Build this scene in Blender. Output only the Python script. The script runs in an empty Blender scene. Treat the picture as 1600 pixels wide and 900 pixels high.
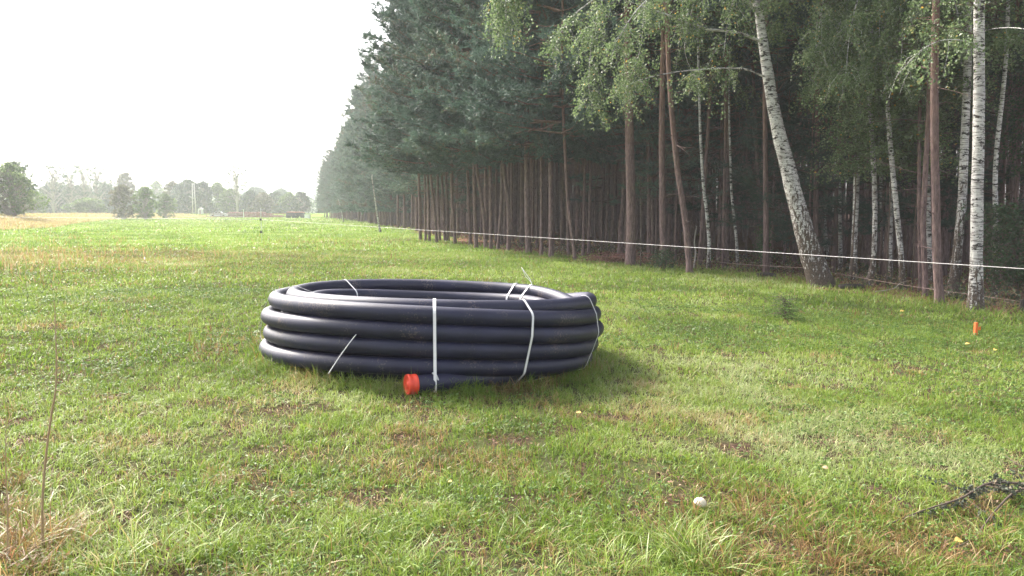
import bpy, math, random
import numpy as np
from mathutils import Vector, Matrix

R = math.radians
sc = bpy.context.scene
COL = sc.collection
rng = np.random.default_rng(7)
random.seed(7)

# ------------------------------------------------------------------ camera
F = 1250.0                      # focal length in pixels of a 1600 px wide frame
HZ = 331.0                      # horizon row
CAMZ = 1.5
PITCH = math.atan((450 - HZ) / F)
cam_d = bpy.data.cameras.new('camera')
cam_d.sensor_width = 36.0
cam_d.lens = 36.0 * F / 1600.0
cam_d.clip_start = 0.05
cam_d.clip_end = 6000
cam = bpy.data.objects.new('camera', cam_d)
COL.objects.link(cam)
cam.location = (0, 0, CAMZ)
cam.rotation_euler = (R(90) - PITCH, 0, 0)
sc.camera = cam

# ------------------------------------------------------------------ light
SUN_AZ, SUN_EL = R(-48), R(42)          # azimuth from +Y, negative = to the left
world = bpy.data.worlds.new('World')
sc.world = world
world.use_nodes = True
nt = world.node_tree
nt.nodes.clear()
sky = nt.nodes.new('ShaderNodeTexSky')
sky.sky_type = 'NISHITA'
sky.sun_disc = False
sky.sun_elevation = SUN_EL
sky.sun_rotation = SUN_AZ
sky.air_density = 1.0
sky.dust_density = 6.0
sky.ozone_density = 1.0
hs = nt.nodes.new('ShaderNodeHueSaturation')
hs.inputs['Saturation'].default_value = 0.45
bg = nt.nodes.new('ShaderNodeBackground')
bg.inputs['Strength'].default_value = 0.15
wo = nt.nodes.new('ShaderNodeOutputWorld')
nt.links.new(sky.outputs[0], hs.inputs['Color'])
nt.links.new(hs.outputs[0], bg.inputs['Color'])
nt.links.new(bg.outputs[0], wo.inputs['Surface'])

sun_d = bpy.data.lights.new('sun', 'SUN')
sun_d.energy = 2.6
sun_d.angle = R(10)
sun_d.color = (1.0, 0.94, 0.84)
sun = bpy.data.objects.new('sun', sun_d)
COL.objects.link(sun)
sdir = Vector((math.sin(SUN_AZ) * math.cos(SUN_EL), math.cos(SUN_AZ) * math.cos(SUN_EL), math.sin(SUN_EL)))
sun.rotation_euler = sdir.to_track_quat('Z', 'Y').to_euler()
sun.location = (-30, 30, 40)

sc.view_settings.view_transform = 'Standard'
sc.view_settings.look = 'None'
sc.view_settings.gamma = 1.0
sc.view_settings.use_curve_mapping = False
sc.view_settings.exposure = 1.78
sc.render.engine = 'CYCLES'
cy = sc.cycles
cy.max_bounces = 6
cy.diffuse_bounces = 3
cy.glossy_bounces = 2
cy.transmission_bounces = 3
cy.volume_bounces = 1
cy.transparent_max_bounces = 4
cy.caustics_reflective = False
cy.caustics_refractive = False
cy.use_denoising = True
cy.denoiser = 'OPENIMAGEDENOISE'
cy.sample_clamp_indirect = 6.0
HAZE = 0.0008

# ------------------------------------------------------------------ numpy helpers
def vnoise(x, y, s, seed=0):
    x = np.asarray(x, float) * s; y = np.asarray(y, float) * s
    xi = np.floor(x).astype(np.int64); yi = np.floor(y).astype(np.int64)
    xf = x - xi; yf = y - yi
    xf = xf * xf * (3 - 2 * xf); yf = yf * yf * (3 - 2 * yf)
    def h(a, b):
        n = (a * 374761393 + b * 668265263 + seed * 1442695041) & 0x7fffffff
        n = ((n ^ (n >> 13)) * 1274126177) & 0x7fffffff
        return ((n ^ (n >> 16)) & 0xffff) / 65535.0
    return ((h(xi, yi) * (1 - xf) + h(xi + 1, yi) * xf) * (1 - yf) +
            (h(xi, yi + 1) * (1 - xf) + h(xi + 1, yi + 1) * xf) * yf)

def fbm(x, y, s, seed=0, o=4):
    t = 0; a = 1; n = 0
    for k in range(o):
        t = t + a * vnoise(x, y, s * 2 ** k, seed + k * 17); n += a; a *= 0.55
    return t / n

def sstep(a, b, x):
    t = np.clip((np.asarray(x, float) - a) / (b - a), 0, 1)
    return t * t * (3 - 2 * t)

def ray(px, py):
    cp, sp = math.cos(PITCH), math.sin(PITCH)
    u = (px - 800) / F; v = (450 - py) / F
    return np.array([u, cp + v * sp, -sp + v * cp])

def at(px, py, Y):
    d = ray(px, py); t = Y / d[1]
    return np.array([d[0] * t, Y, CAMZ + d[2] * t])

# rim of the field: beyond it the land lies about a metre higher
RIM = np.array([(-60, -40), (-38, 30), (-46, 76), (-60, 106), (-73, 138), (-85, 172), (-80, 198), (-62, 212), (-30, 218), (60, 222)], float)
def poly_dist(x, y, P):
    x = np.asarray(x, float); y = np.asarray(y, float)
    best = np.full(x.shape, 1e9); sg = np.ones(x.shape)
    for (ax, ay), (bx, by) in zip(P[:-1], P[1:]):
        dx, dy = bx - ax, by - ay
        L2 = dx * dx + dy * dy
        t = np.clip(((x - ax) * dx + (y - ay) * dy) / L2, 0, 1)
        d = np.hypot(x - ax - t * dx, y - ay - t * dy)
        cr = dx * (y - ay) - dy * (x - ax)
        m = d < best - 1e-9
        best = np.where(m, d, best); sg = np.where(m, np.sign(cr), sg)
    return best * sg            # positive on the left of the direction of travel

def terrain(x, y, fine=True):
    x = np.asarray(x, float); y = np.asarray(y, float)
    r2 = (x + 1) ** 2 + (y - 8) ** 2
    z = -0.042 * (x + 2.0) * np.exp(-r2 / 22.0 ** 2)
    z = z + 0.95 * sstep(-1.0, 6.0, poly_dist(x, y, RIM))
    if fine:
        z = z + 0.035 * (fbm(x, y, 0.6, 3, 3) - 0.5) * sstep(2.2, 4.5, np.hypot(x + 0.85, y - 8.55))
        z = z + 0.02 * (fbm(x, y, 2.5, 9, 2) - 0.5) * np.exp(-(x * x + y * y) / 900) * sstep(2.0, 2.6, np.hypot(x + 0.85, y - 8.55))
    return z

def ground(px, py):
    d = ray(px, py); z = 0.0
    for _ in range(40):
        t = (z - CAMZ) / d[2]
        p = d * t
        z = 0.5 * z + 0.5 * float(terrain(p[0], p[1]))
    t = (z - CAMZ) / d[2]
    p = d * t
    return np.array([p[0], p[1], float(terrain(p[0], p[1]))])

# edge of the wood, from the pixels where the trunks meet the grass
EDGE_PX = [(505, 340.5), (560, 346.5), (620, 357), (700, 376), (780, 390), (860, 400), (985, 413), (1075, 424), (1200, 436), (1283, 447), (1440, 470), (1524, 485), (1600, 500)]
EDGE = [ground(a, b)[:2] for a, b in EDGE_PX]
EDGE = [np.array([EDGE[0][0] - 14, 320.0])] + EDGE + [np.array([17.5, 7.0]), np.array([24.0, -12.0])]
EDGE = np.array(EDGE)
def wood_dist(x, y):            # positive inside the wood (travelling from far to near, the wood is on the left)
    return poly_dist(x, y, EDGE)

def mesh_obj(name, V, T, mat, parent=None, attrs=None, smooth=False, Q=None):
    V = np.asarray(V, np.float32)
    me = bpy.data.meshes.new(name)
    nt_ = 0 if T is None else len(T)
    nq_ = 0 if Q is None else len(Q)
    me.vertices.add(len(V)); me.vertices.foreach_set('co', V.ravel())
    loops = []
    if nt_: loops.append(np.asarray(T, np.int32).ravel())
    if nq_: loops.append(np.asarray(Q, np.int32).ravel())
    loops = np.concatenate(loops)
    me.loops.add(len(loops)); me.loops.foreach_set('vertex_index', loops)
    me.polygons.add(nt_ + nq_)
    st = np.concatenate([np.arange(nt_) * 3, nt_ * 3 + np.arange(nq_) * 4]).astype(np.int32)
    me.polygons.foreach_set('loop_start', st)
    me.polygons.foreach_set('use_smooth', np.full(nt_ + nq_, smooth, bool))
    me.update(calc_edges=True)
    me.validate()
    for k, a in (attrs or {}).items():
        at_ = me.attributes.new(k, 'FLOAT', 'POINT')
        at_.data.foreach_set('value', np.asarray(a, np.float32))
    if mat: me.materials.append(mat)
    o = bpy.data.objects.new(name, me)
    COL.objects.link(o)
    if parent: o.parent = parent
    return o

def tag(o, label=None, cat=None, group=None, kind=None):
    if label: o['label'] = label
    if cat: o['category'] = cat
    if group: o['group'] = group
    if kind: o['kind'] = kind
    return o

def empty(name, loc, label=None, cat=None, group=None, rz=0.0):
    o = bpy.data.objects.new(name, None)
    o.empty_display_size = 0.2
    COL.objects.link(o); o.location = [float(v) for v in loc]; o.rotation_euler = (0, 0, rz)
    return tag(o, label, cat, group)

class MB:                       # collects pieces of ONE mesh
    def __init__(s): s.V = []; s.Q = []; s.T = []; s.n = 0; s.A = []
    def add(s, V, Q=None, T=None, a=0.5):
        V = np.asarray(V, float)
        s.V.append(V)
        if Q is not None and len(Q): s.Q.append(np.asarray(Q) + s.n)
        if T is not None and len(T): s.T.append(np.asarray(T) + s.n)
        s.A.append(np.broadcast_to(np.asarray(a, float), (len(V),)))
        s.n += len(V)
    def tube(s, P, r, n=8, cap=True, a=0.5, wob=0.0):
        P = np.asarray(P, float); m = len(P)
        r = np.broadcast_to(np.asarray(r, float), (m,))
        tg = np.gradient(P, axis=0); tg /= np.linalg.norm(tg, axis=1)[:, None] + 1e-9
        ref = np.array([0, 0, 1.0]) if abs(tg[0][2]) < 0.9 else np.array([1.0, 0, 0])
        u = np.cross(ref, tg[0]); u /= np.linalg.norm(u)
        V = []
        th = np.arange(n) / n * 2 * np.pi
        for i in range(m):
            u = u - tg[i] * u.dot(tg[i]); u /= np.linalg.norm(u) + 1e-9
            w = np.cross(tg[i], u)
            rr = r[i] * (1 + wob * rng.normal(size=n)) if wob else np.full(n, r[i])
            V.append(P[i] + np.cos(th)[:, None] * rr[:, None] * u + np.sin(th)[:, None] * rr[:, None] * w)
        V = np.concatenate(V)
        Q = []
        for i in range(m - 1):
            for j in range(n):
                k = (j + 1) % n
                Q.append((i * n + j, i * n + k, (i + 1) * n + k, (i + 1) * n + j))
        T = []
        if cap:
            V = np.vstack([V, P[0], P[-1]])
            for j in range(n):
                k = (j + 1) % n
                T.append((m * n, k, j)); T.append((m * n + 1, (m - 1) * n + j, (m - 1) * n + k))
        s.add(V, Q, T, a)
    def box(s, c, d, rz=0.0, a=0.5, bevel=0.0):
        c = np.asarray(c, float); h = np.asarray(d, float) / 2
        pts = np.array([(x, y, z) for z in (-1, 1) for x, y in ((-1, -1), (1, -1), (1, 1), (-1, 1))], float) * h
        ca, sa = math.cos(rz), math.sin(rz)
        pts = np.stack([pts[:, 0] * ca - pts[:, 1] * sa, pts[:, 0] * sa + pts[:, 1] * ca, pts[:, 2]], 1) + c
        s.add(pts, [(3, 2, 1, 0), (4, 5, 6, 7), (0, 1, 5, 4), (1, 2, 6, 5), (2, 3, 7, 6), (3, 0, 4, 7)], None, a)
    def build(s, name, mat, parent=None, smooth=False):
        V = np.concatenate(s.V); Q = np.concatenate(s.Q) if s.Q else None; T = np.concatenate(s.T) if s.T else None
        return mesh_obj(name, V, T, mat, parent, {'tint': np.concatenate(s.A)}, smooth, Q)

def unit(v):
    return v / (np.linalg.norm(v, axis=-1, keepdims=True) + 1e-9)

def leaves(C, size, g, tint=None, flat=0.0, fold=0.25):
    """diamond leaves at points C (N,3); returns V, T, tint"""
    N = len(C)
    a = g.normal(size=(N, 3)); a[:, 2] *= (1 - flat); a = unit(a)
    b = g.normal(size=(N, 3)); b[:, 2] *= (1 - flat)
    b = unit(b - a * (a * b).sum(1, keepdims=True))
    nrm = np.cross(a, b)
    s = (np.broadcast_to(size, (N,)) * g.uniform(0.65, 1.3, N))[:, None]
    V = np.stack([C - a * s * 0.5, C + b * s * 0.36 + nrm * s * fold * 0.5, C + a * s * 0.55, C - b * s * 0.36 + nrm * s * fold * 0.5], 1)
    i = np.arange(N)[:, None] * 4
    T = np.concatenate([i + [0, 1, 2], i + [0, 2, 3]], 0)
    t = g.random(N) if tint is None else tint
    return V.reshape(-1, 3), T, np.repeat(t, 4)

def needles(C, D, n, length, width, g, spread=0.8, tint=None):
    """pine tufts: n thin triangles fanned round axis D at each point C"""
    N = len(C)
    C = np.repeat(C, n, 0); D = np.repeat(unit(D), n, 0)
    d = unit(D + g.normal(size=(N * n, 3)) * spread)
    s = unit(np.cross(d, g.normal(size=(N * n, 3))))
    L = length * g.uniform(0.6, 1.25, (N * n, 1))
    base = C + D * g.uniform(-0.6, 0.35, (N * n, 1)) * length
    V = np.stack([base - s * width * 0.5, base + s * width * 0.5, base + d * L], 1).reshape(-1, 3)
    T = np.arange(N * n * 3).reshape(-1, 3)
    t = g.random(N) if tint is None else tint
    return V, T, np.repeat(np.repeat(t, n), 3)

# ------------------------------------------------------------------ materials
def newmat(name):
    m = bpy.data.materials.new(name); m.use_nodes = True
    t = m.node_tree; t.nodes.clear()
    return m, t, t.nodes, t.links
def N(nodes, typ, **kw):
    n = nodes.new(typ)
    for k, v in kw.items():
        if k in ('inputs',):
            for a, b in v.items(): n.inputs[a].default_value = b
        else: setattr(n, k, v)
    return n
def ramp(nodes, links, fac, stops):
    r = nodes.new('ShaderNodeValToRGB'); e = r.color_ramp.elements
    while len(e) < len(stops): e.new(0.5)
    for k, (p, c) in enumerate(stops):
        e[k].position = p; e[k].color = (*c, 1) if len(c) == 3 else c
    links.new(fac, r.inputs[0]); return r.outputs[0]
def mix(nodes, links, fac, a, b, typ='MIX'):
    n = nodes.new('ShaderNodeMix'); n.data_type = 'RGBA'; n.blend_type = typ
    if isinstance(fac, (int, float)): n.inputs[0].default_value = fac
    else: links.new(fac, n.inputs[0])
    for k, v in ((6, a), (7, b)):
        if isinstance(v, tuple): n.inputs[k].default_value = (*v, 1)
        else: links.new(v, n.inputs[k])
    return n.outputs[2]
def noise(nodes, links, scale, detail=4, vec=None, mapscale=None, coord='Object', rough=0.55):
    n = nodes.new('ShaderNodeTexNoise'); n.inputs['Scale'].default_value = scale
    n.inputs['Detail'].default_value = detail; n.inputs['Roughness'].default_value = rough
    if vec is None:
        tc = nodes.new('ShaderNodeTexCoord'); vec = tc.outputs[coord]
    if mapscale:
        mp = nodes.new('ShaderNodeMapping'); mp.inputs['Scale'].default_value = mapscale
        links.new(vec, mp.inputs[0]); vec = mp.outputs[0]
    links.new(vec, n.inputs['Vector']); return n.outputs[0]
def attr(nodes, name):
    a = nodes.new('ShaderNodeAttribute'); a.attribute_name = name; return a.outputs['Fac']
def mathn(nodes, links, op, a, b, clamp=False):
    m = nodes.new('ShaderNodeMath'); m.operation = op; m.use_clamp = clamp
    for k, v in ((0, a), (1, b)):
        if isinstance(v, (int, float)): m.inputs[k].default_value = v
        else: links.new(v, m.inputs[k])
    return m.outputs[0]
def finish(m, nodes, links, col, rough=0.7, transl=0.0, bump=None, bstr=0.3, bdist=0.01, spec=0.4, tcol=None):
    p = nodes.new('ShaderNodeBsdfPrincipled')
    if isinstance(col, tuple): p.inputs['Base Color'].default_value = (*col, 1)
    else: links.new(col, p.inputs['Base Color'])
    if isinstance(rough, (int, float)): p.inputs['Roughness'].default_value = rough
    else: links.new(rough, p.inputs['Roughness'])
    p.inputs['Specular IOR Level'].default_value = spec
    if bump is not None:
        b = nodes.new('ShaderNodeBump'); b.inputs['Strength'].default_value = bstr; b.inputs['Distance'].default_value = bdist
        links.new(bump, b.inputs['Height']); links.new(b.outputs[0], p.inputs['Normal'])
    out = nodes.new('ShaderNodeOutputMaterial')
    if transl > 0:
        t = nodes.new('ShaderNodeBsdfTranslucent')
        c = tcol if tcol is not None else col
        if isinstance(c, tuple): t.inputs[0].default_value = (*c, 1)
        else: links.new(c, t.inputs[0])
        mx = nodes.new('ShaderNodeMixShader'); mx.inputs[0].default_value = transl
        links.new(p.outputs[0], mx.inputs[1]); links.new(t.outputs[0], mx.inputs[2]); links.new(mx.outputs[0], out.inputs[0])
    else: links.new(p.outputs[0], out.inputs[0])
    return m

def plain(name, col, rough=0.6, spec=0.4, var=0.15, scale=6.0):
    m, t, n, l = newmat(name)
    f = noise(n, l, scale, 5)
    c = mix(n, l, f, tuple(v * (1 - var) for v in col), tuple(min(1, v * (1 + var)) for v in col))
    return finish(m, n, l, c, rough, bump=f, bstr=0.15, bdist=0.01, spec=spec)

def leafmat(name, stops, rough=0.5, transl=0.35, spec=0.4, objvar=0.12):
    m, t, n, l = newmat(name)
    c = ramp(n, l, attr(n, 'tint'), stops)
    oi = n.new('ShaderNodeObjectInfo')
    hsv = n.new('ShaderNodeHueSaturation')
    v = mathn(n, l, 'MULTIPLY_ADD', oi.outputs['Random'], 2 * objvar)
    v.node.inputs[2].default_value = 1 - objvar
    l.new(v, hsv.inputs['Value']); l.new(c, hsv.inputs['Color'])
    return finish(m, n, l, hsv.outputs[0], rough, transl, spec=spec)

M = {}
M['needles'] = leafmat('pine_needles', [(0, (0.036, 0.066, 0.052)), (0.35, (0.068, 0.118, 0.090)), (0.8, (0.115, 0.185, 0.140)), (0.93, (0.12, 0.17, 0.10)), (1, (0.14, 0.11, 0.08))], 0.55, 0.22, objvar=0.15)
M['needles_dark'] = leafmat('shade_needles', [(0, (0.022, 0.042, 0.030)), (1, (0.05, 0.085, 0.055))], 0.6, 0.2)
M['birch_leaf'] = leafmat('birch_leaves', [(0, (0.075, 0.125, 0.045)), (0.5, (0.150, 0.215, 0.090)), (0.92, (0.27, 0.33, 0.17)), (0.965, (0.38, 0.30, 0.08)), (1, (0.55, 0.33, 0.08))], 0.42, 0.5, spec=0.55, objvar=0.1)
M['shrub_leaf'] = leafmat('shrub_leaves', [(0, (0.03, 0.06, 0.025)), (0.7, (0.06, 0.11, 0.04)), (1, (0.13, 0.16, 0.05))], 0.5, 0.35)
M['far_leaf'] = leafmat('far_leaves', [(0, (0.045, 0.080, 0.065)), (0.5, (0.080, 0.130, 0.085)), (1, (0.14, 0.19, 0.10))], 0.6, 0.3, objvar=0.25)
M['far_leaf_warm'] = leafmat('far_leaves_warm', [(0, (0.07, 0.07, 0.04)), (0.5, (0.12, 0.12, 0.06)), (1, (0.20, 0.19, 0.09))], 0.6, 0.3, objvar=0.15)
M['far_leaf_light'] = leafmat('far_leaves_light', [(0, (0.07, 0.12, 0.04)), (0.5, (0.13, 0.20, 0.06)), (1, (0.22, 0.29, 0.09))], 0.6, 0.35, objvar=0.12)

def grassmat():
    m, t, n, l = newmat('grass_blades')
    c = ramp(n, l, attr(n, 'tint'), [(0, (0.085, 0.140, 0.020)), (0.35, (0.155, 0.245, 0.028)), (0.7, (0.240, 0.330, 0.050)), (1, (0.35, 0.40, 0.18))])
    d = ramp(n, l, attr(n, 'tint'), [(0, (0.16, 0.065, 0.035)), (0.4, (0.34, 0.18, 0.09)), (0.75, (0.42, 0.29, 0.15)), (1, (0.50, 0.41, 0.24))])
    c = mix(n, l, attr(n, 'dry'), c, d)
    return finish(m, n, l, c, 0.46, 0.42, spec=0.42)
M['grass'] = grassmat()

def groundmat():
    m, t, n, l = newmat('ground_surface')
    tc = n.new('ShaderNodeTexCoord')
    o = tc.outputs['Object']
    n1 = noise(n, l, 0.35, 5, o); n2 = noise(n, l, 3.0, 6, o); n3 = noise(n, l, 28.0, 5, o)
    green = ramp(n, l, n2, [(0.3, (0.030, 0.050, 0.016)), (0.5, (0.050, 0.075, 0.024)), (0.7, (0.075, 0.085, 0.035))])
    farg = ramp(n, l, n1, [(0.3, (0.105, 0.180, 0.030)), (0.5, (0.150, 0.235, 0.042)), (0.72, (0.21, 0.26, 0.075))])
    soil = ramp(n, l, n3, [(0.25, (0.022, 0.015, 0.011)), (0.5, (0.060, 0.040, 0.029)), (0.75, (0.12, 0.085, 0.06))])
    near = mix(n, l, ramp(n, l, n2, [(0.38, (1, 1, 1)), (0.6, (0.25, 0.25, 0.25))]), green, soil)
    c = mix(n, l, attr(n, 'far'), near, farg)
    litter = ramp(n, l, noise(n, l, 9.0, 8, o, rough=0.75), [(0.25, (0.045, 0.026, 0.019)), (0.48, (0.13, 0.070, 0.048)), (0.62, (0.23, 0.14, 0.10)), (0.8, (0.32, 0.22, 0.15))])
    lf = mathn(n, l, 'ADD', attr(n, 'litter'), mathn(n, l, 'MULTIPLY', mathn(n, l, 'SUBTRACT', n2, 0.5), 1.2))
    lf = ramp(n, l, lf, [(0.42, (0, 0, 0)), (0.58, (1, 1, 1))])
    c = mix(n, l, lf, c, litter)
    bank = ramp(n, l, noise(n, l, 0.9, 6, o), [(0.3, (0.20, 0.14, 0.11)), (0.55, (0.33, 0.25, 0.19)), (0.75, (0.42, 0.37, 0.25))])
    c = mix(n, l, attr(n, 'bank'), c, bank)
    return finish(m, n, l, c, 1.0, bump=n3, bstr=0.5, bdist=0.02, spec=0.0)
M['ground'] = groundmat()

def birchbark():
    m, t, n, l = newmat('birch_bark')
    tc = n.new('ShaderNodeTexCoord'); o = tc.outputs['Object']
    sep = n.new('ShaderNodeSeparateXYZ'); l.new(o, sep.inputs[0])
    white = ramp(n, l, noise(n, l, 3.0, 6, o), [(0.3, (0.32, 0.30, 0.28)), (0.5, (0.52, 0.50, 0.48)), (0.7, (0.62, 0.60, 0.58))])
    ln = noise(n, l, 1.0, 3, o, (5, 5, 55), rough=0.7)
    c = mix(n, l, ramp(n, l, ln, [(0.50, (0, 0, 0)), (0.60, (0.85, 0.85, 0.85))]), white, (0.07, 0.055, 0.05))
    bn = noise(n, l, 1.0, 5, o, (6, 6, 13), rough=0.75)
    c = mix(n, l, ramp(n, l, bn, [(0.545, (0, 0, 0)), (0.575, (1, 1, 1))]), c, (0.035, 0.028, 0.026))
    fn = noise(n, l, 1.0, 6, o, (22, 22, 5), rough=0.7)
    # rough dark bark grows up from the foot: threshold falls with height
    hgt = mathn(n, l, 'MULTIPLY_ADD', sep.outputs[2], attr(n, 'rough_k'))
    hgt.node.inputs[2].default_value = 0.37
    ff = mathn(n, l, 'SUBTRACT', fn, hgt)
    ff = ramp(n, l, ff, [(0.0, (0, 0, 0)), (0.035, (1, 1, 1))])
    fc = ramp(n, l, noise(n, l, 30, 4, o), [(0.3, (0.030, 0.024, 0.020)), (0.7, (0.12, 0.085, 0.065))])
    c = mix(n, l, ff, c, fc)
    return finish(m, n, l, c, 0.75, bump=fn, bstr=0.9, bdist=0.03, spec=0.3)
M['birch_bark'] = birchbark()

def pinebark():
    m, t, n, l = newmat('pine_bark')
    tc = n.new('ShaderNodeTexCoord'); o = tc.outputs['Object']
    sep = n.new('ShaderNodeSeparateXYZ'); l.new(o, sep.inputs[0])
    fn = noise(n, l, 1.0, 7, o, (26, 26, 5), rough=0.75)
    low = ramp(n, l, fn, [(0.3, (0.040, 0.028, 0.028)), (0.52, (0.165, 0.110, 0.104)), (0.72, (0.33, 0.23, 0.215))])
    hi = ramp(n, l, noise(n, l, 1.0, 5, o, (10, 10, 4)), [(0.3, (0.11, 0.065, 0.05)), (0.7, (0.24, 0.14, 0.10))])
    hm = mathn(n, l, 'ADD', sep.outputs[2], mathn(n, l, 'MULTIPLY', noise(n, l, 2.0, 3, o), 3.0))
    hm = mathn(n, l, 'MULTIPLY_ADD', hm, 0.28); hm.node.inputs[2].default_value = -1.15; hm.node.use_clamp = True
    hm2 = mathn(n, l, 'MULTIPLY', hm, 0.8)
    c = mix(n, l, hm2, low, hi)
    return finish(m, n, l, c, 0.85, bump=fn, bstr=0.9, bdist=0.03, spec=0.2)
M['pine_bark'] = pinebark()
M['twig'] = plain('twig_bark', (0.10, 0.075, 0.06), 0.85, 0.2, 0.3, 20)
M['dead_twig'] = plain('dead_twigs', (0.16, 0.13, 0.11), 0.85, 0.2, 0.3, 20)
M['far_bark'] = plain('far_bark', (0.30, 0.27, 0.24), 0.85, 0.2, 0.3, 4)

def pipemat():
    m, t, n, l = newmat('black_pipe')
    tc = n.new('ShaderNodeTexCoord'); o = tc.outputs['Object']
    a = noise(n, l, 2.2, 5, o); b = noise(n, l, 60, 4, o); d = noise(n, l, 130, 3, o)
    c = mix(n, l, ramp(n, l, a, [(0.45, (0, 0, 0)), (0.75, (1, 1, 1))]), (0.009, 0.0095, 0.030), (0.020, 0.021, 0.055))
    # small mud specks and smears
    c = mix(n, l, ramp(n, l, mathn(n, l, 'MULTIPLY', b, noise(n, l, 3.5, 3, o)), [(0.325, (0, 0, 0)), (0.39, (0.8, 0.8, 0.8))]), c, (0.10, 0.08, 0.08))
    rg = ramp(n, l, mathn(n, l, 'ADD', mathn(n, l, 'MULTIPLY', b, 0.5), mathn(n, l, 'MULTIPLY', a, 0.5)), [(0.35, (0.38, 0.38, 0.38)), (0.65, (0.58, 0.58, 0.58))])
    return finish(m, n, l, c, rg, bump=d, bstr=0.35, bdist=0.004, spec=0.42)
M['pipe'] = pipemat()
M['cap'] = plain('red_cap', (0.72, 0.06, 0.025), 0.45, 0.5, 0.12, 12)
M['strap'] = plain('white_strap', (0.72, 0.71, 0.72), 0.45, 0.5, 0.08, 30)
M['rope'] = plain('white_rope', (0.45, 0.43, 0.42), 0.6, 0.3, 0.1, 30)
M['wire'] = plain('old_wire', (0.34, 0.24, 0.21), 0.6, 0.3, 0.1, 30)
M['post_white'] = plain('white_plastic', (0.78, 0.78, 0.78), 0.5, 0.5, 0.05, 8)
M['insulator'] = plain('black_plastic', (0.012, 0.012, 0.013), 0.4, 0.5, 0.1, 30)
M['wood_grey'] = plain('weathered_wood', (0.26, 0.20, 0.16), 0.85, 0.2, 0.3, 18)
M['wood_dark'] = plain('dark_wood', (0.06, 0.05, 0.045), 0.85, 0.2, 0.3, 18)
M['orange'] = plain('orange_paint', (0.75, 0.14, 0.03), 0.6, 0.4, 0.2, 30)
M['mushroom'] = plain('mushroom_cream', (0.66, 0.58, 0.46), 0.75, 0.2, 0.22, 22)
M['yellow_leaf'] = plain('yellow_leaf', (0.46, 0.32, 0.09), 0.7, 0.2, 0.35, 40)
M['straw'] = plain('straw', (0.36, 0.25, 0.15), 0.7, 0.3, 0.3, 30)
M['dry_leaf'] = leafmat('withered_leaves', [(0, (0.045, 0.055, 0.040)), (0.6, (0.095, 0.11, 0.075)), (1, (0.20, 0.14, 0.09))], 0.8, 0.15)
M['concrete'] = plain('pole_concrete', (0.50, 0.48, 0.46), 0.8, 0.3, 0.1, 3)
M['white_wall'] = plain('white_wall', (0.75, 0.75, 0.74), 0.7, 0.3, 0.05, 2)
M['car_paint'] = plain('silver_paint', (0.55, 0.57, 0.60), 0.3, 0.5, 0.03, 2)
M['glass'] = plain('dark_glass', (0.03, 0.035, 0.04), 0.1, 0.6, 0.05, 2)
M['tyre'] = plain('tyre_rubber', (0.02, 0.02, 0.02), 0.8, 0.3, 0.1, 5)
M['red_brown'] = plain('red_brown_boards', (0.22, 0.10, 0.08), 0.8, 0.2, 0.3, 5)
M['dark_body'] = plain('dark_body', (0.035, 0.03, 0.04), 0.6, 0.4, 0.2, 5)
M['tarp'] = plain('orange_tarp', (0.45, 0.20, 0.14), 0.7, 0.3, 0.15, 5)
M['hill'] = plain('hill_woods', (0.06, 0.085, 0.05), 0.95, 0.1, 0.3, 0.02)

# ------------------------------------------------------------------ ground
def axis(lo, hi, fine_lo, fine_hi, step, g):
    a = list(np.arange(fine_lo, fine_hi + step / 2, step))
    s = step; v = fine_hi
    while v < hi: s *= g; v += s; a.append(v)
    s = step; v = fine_lo
    while v > lo: s *= g; v -= s; a.insert(0, v)
    return np.array(a)
gx = axis(-1100, 1100, -9, 16, 0.12, 1.045)
gy = axis(-500, 1250, 1.5, 22, 0.12, 1.035)
X, Y = np.meshgrid(gx, gy)
Z = terrain(X, Y)
ny, nx = X.shape
idx = np.arange(nx * ny).reshape(ny, nx)
Qg = np.stack([idx[:-1, :-1], idx[:-1, 1:], idx[1:, 1:], idx[1:, :-1]], -1).reshape(-1, 4)
def litter_mask(x, y):
    w = wood_dist(x, y)
    return np.where(w < 0, 0, 1) * 0 + sstep(-1.4, 1.0, w - 0.5 + 3.6 * (fbm(x, y, 0.55, 5) - 0.5))
def bank_mask(x, y):
    b = poly_dist(x, y, RIM)
    return sstep(-3.5, -0.5, b + 3 * (fbm(x, y, 0.1, 6, 3) - 0.5)) * (1 - sstep(7, 11, b)) * 0.75 * (1 - sstep(196, 206, y))
rr = np.hypot(X, Y)
g_attrs = {'litter': litter_mask(X, Y).ravel(), 'far': sstep(10, 45, rr).ravel(), 'bank': bank_mask(X, Y).ravel()}
g = mesh_obj('ground', np.stack([X, Y, Z], -1).reshape(-1, 3), None, M['ground'], None, g_attrs, True, Qg)
tag(g, kind='structure')

# far wooded hill on the horizon
hx = np.linspace(-900, 500, 160)
V = []; Q = []
for j, (yy, hh) in enumerate(((640, 0.0), (700, 0.65), (780, 1.0), (900, 0.8), (1000, 0.0))):
    h = (13 + 15 * fbm(hx, hx * 0, 0.004, 31, 4) + 5 * fbm(hx, hx * 0 + j, 0.05, 33, 3)) * hh
    V.append(np.stack([hx, yy + 0 * hx, h + 0.5], 1))
V = np.concatenate(V)
for j in range(4):
    for i in range(len(hx) - 1):
        Q.append((j * 160 + i, j * 160 + i + 1, (j + 1) * 160 + i + 1, (j + 1) * 160 + i))
tag(mesh_obj('hill', V, None, M['hill'], None, None, True, Q), kind='structure')

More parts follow.
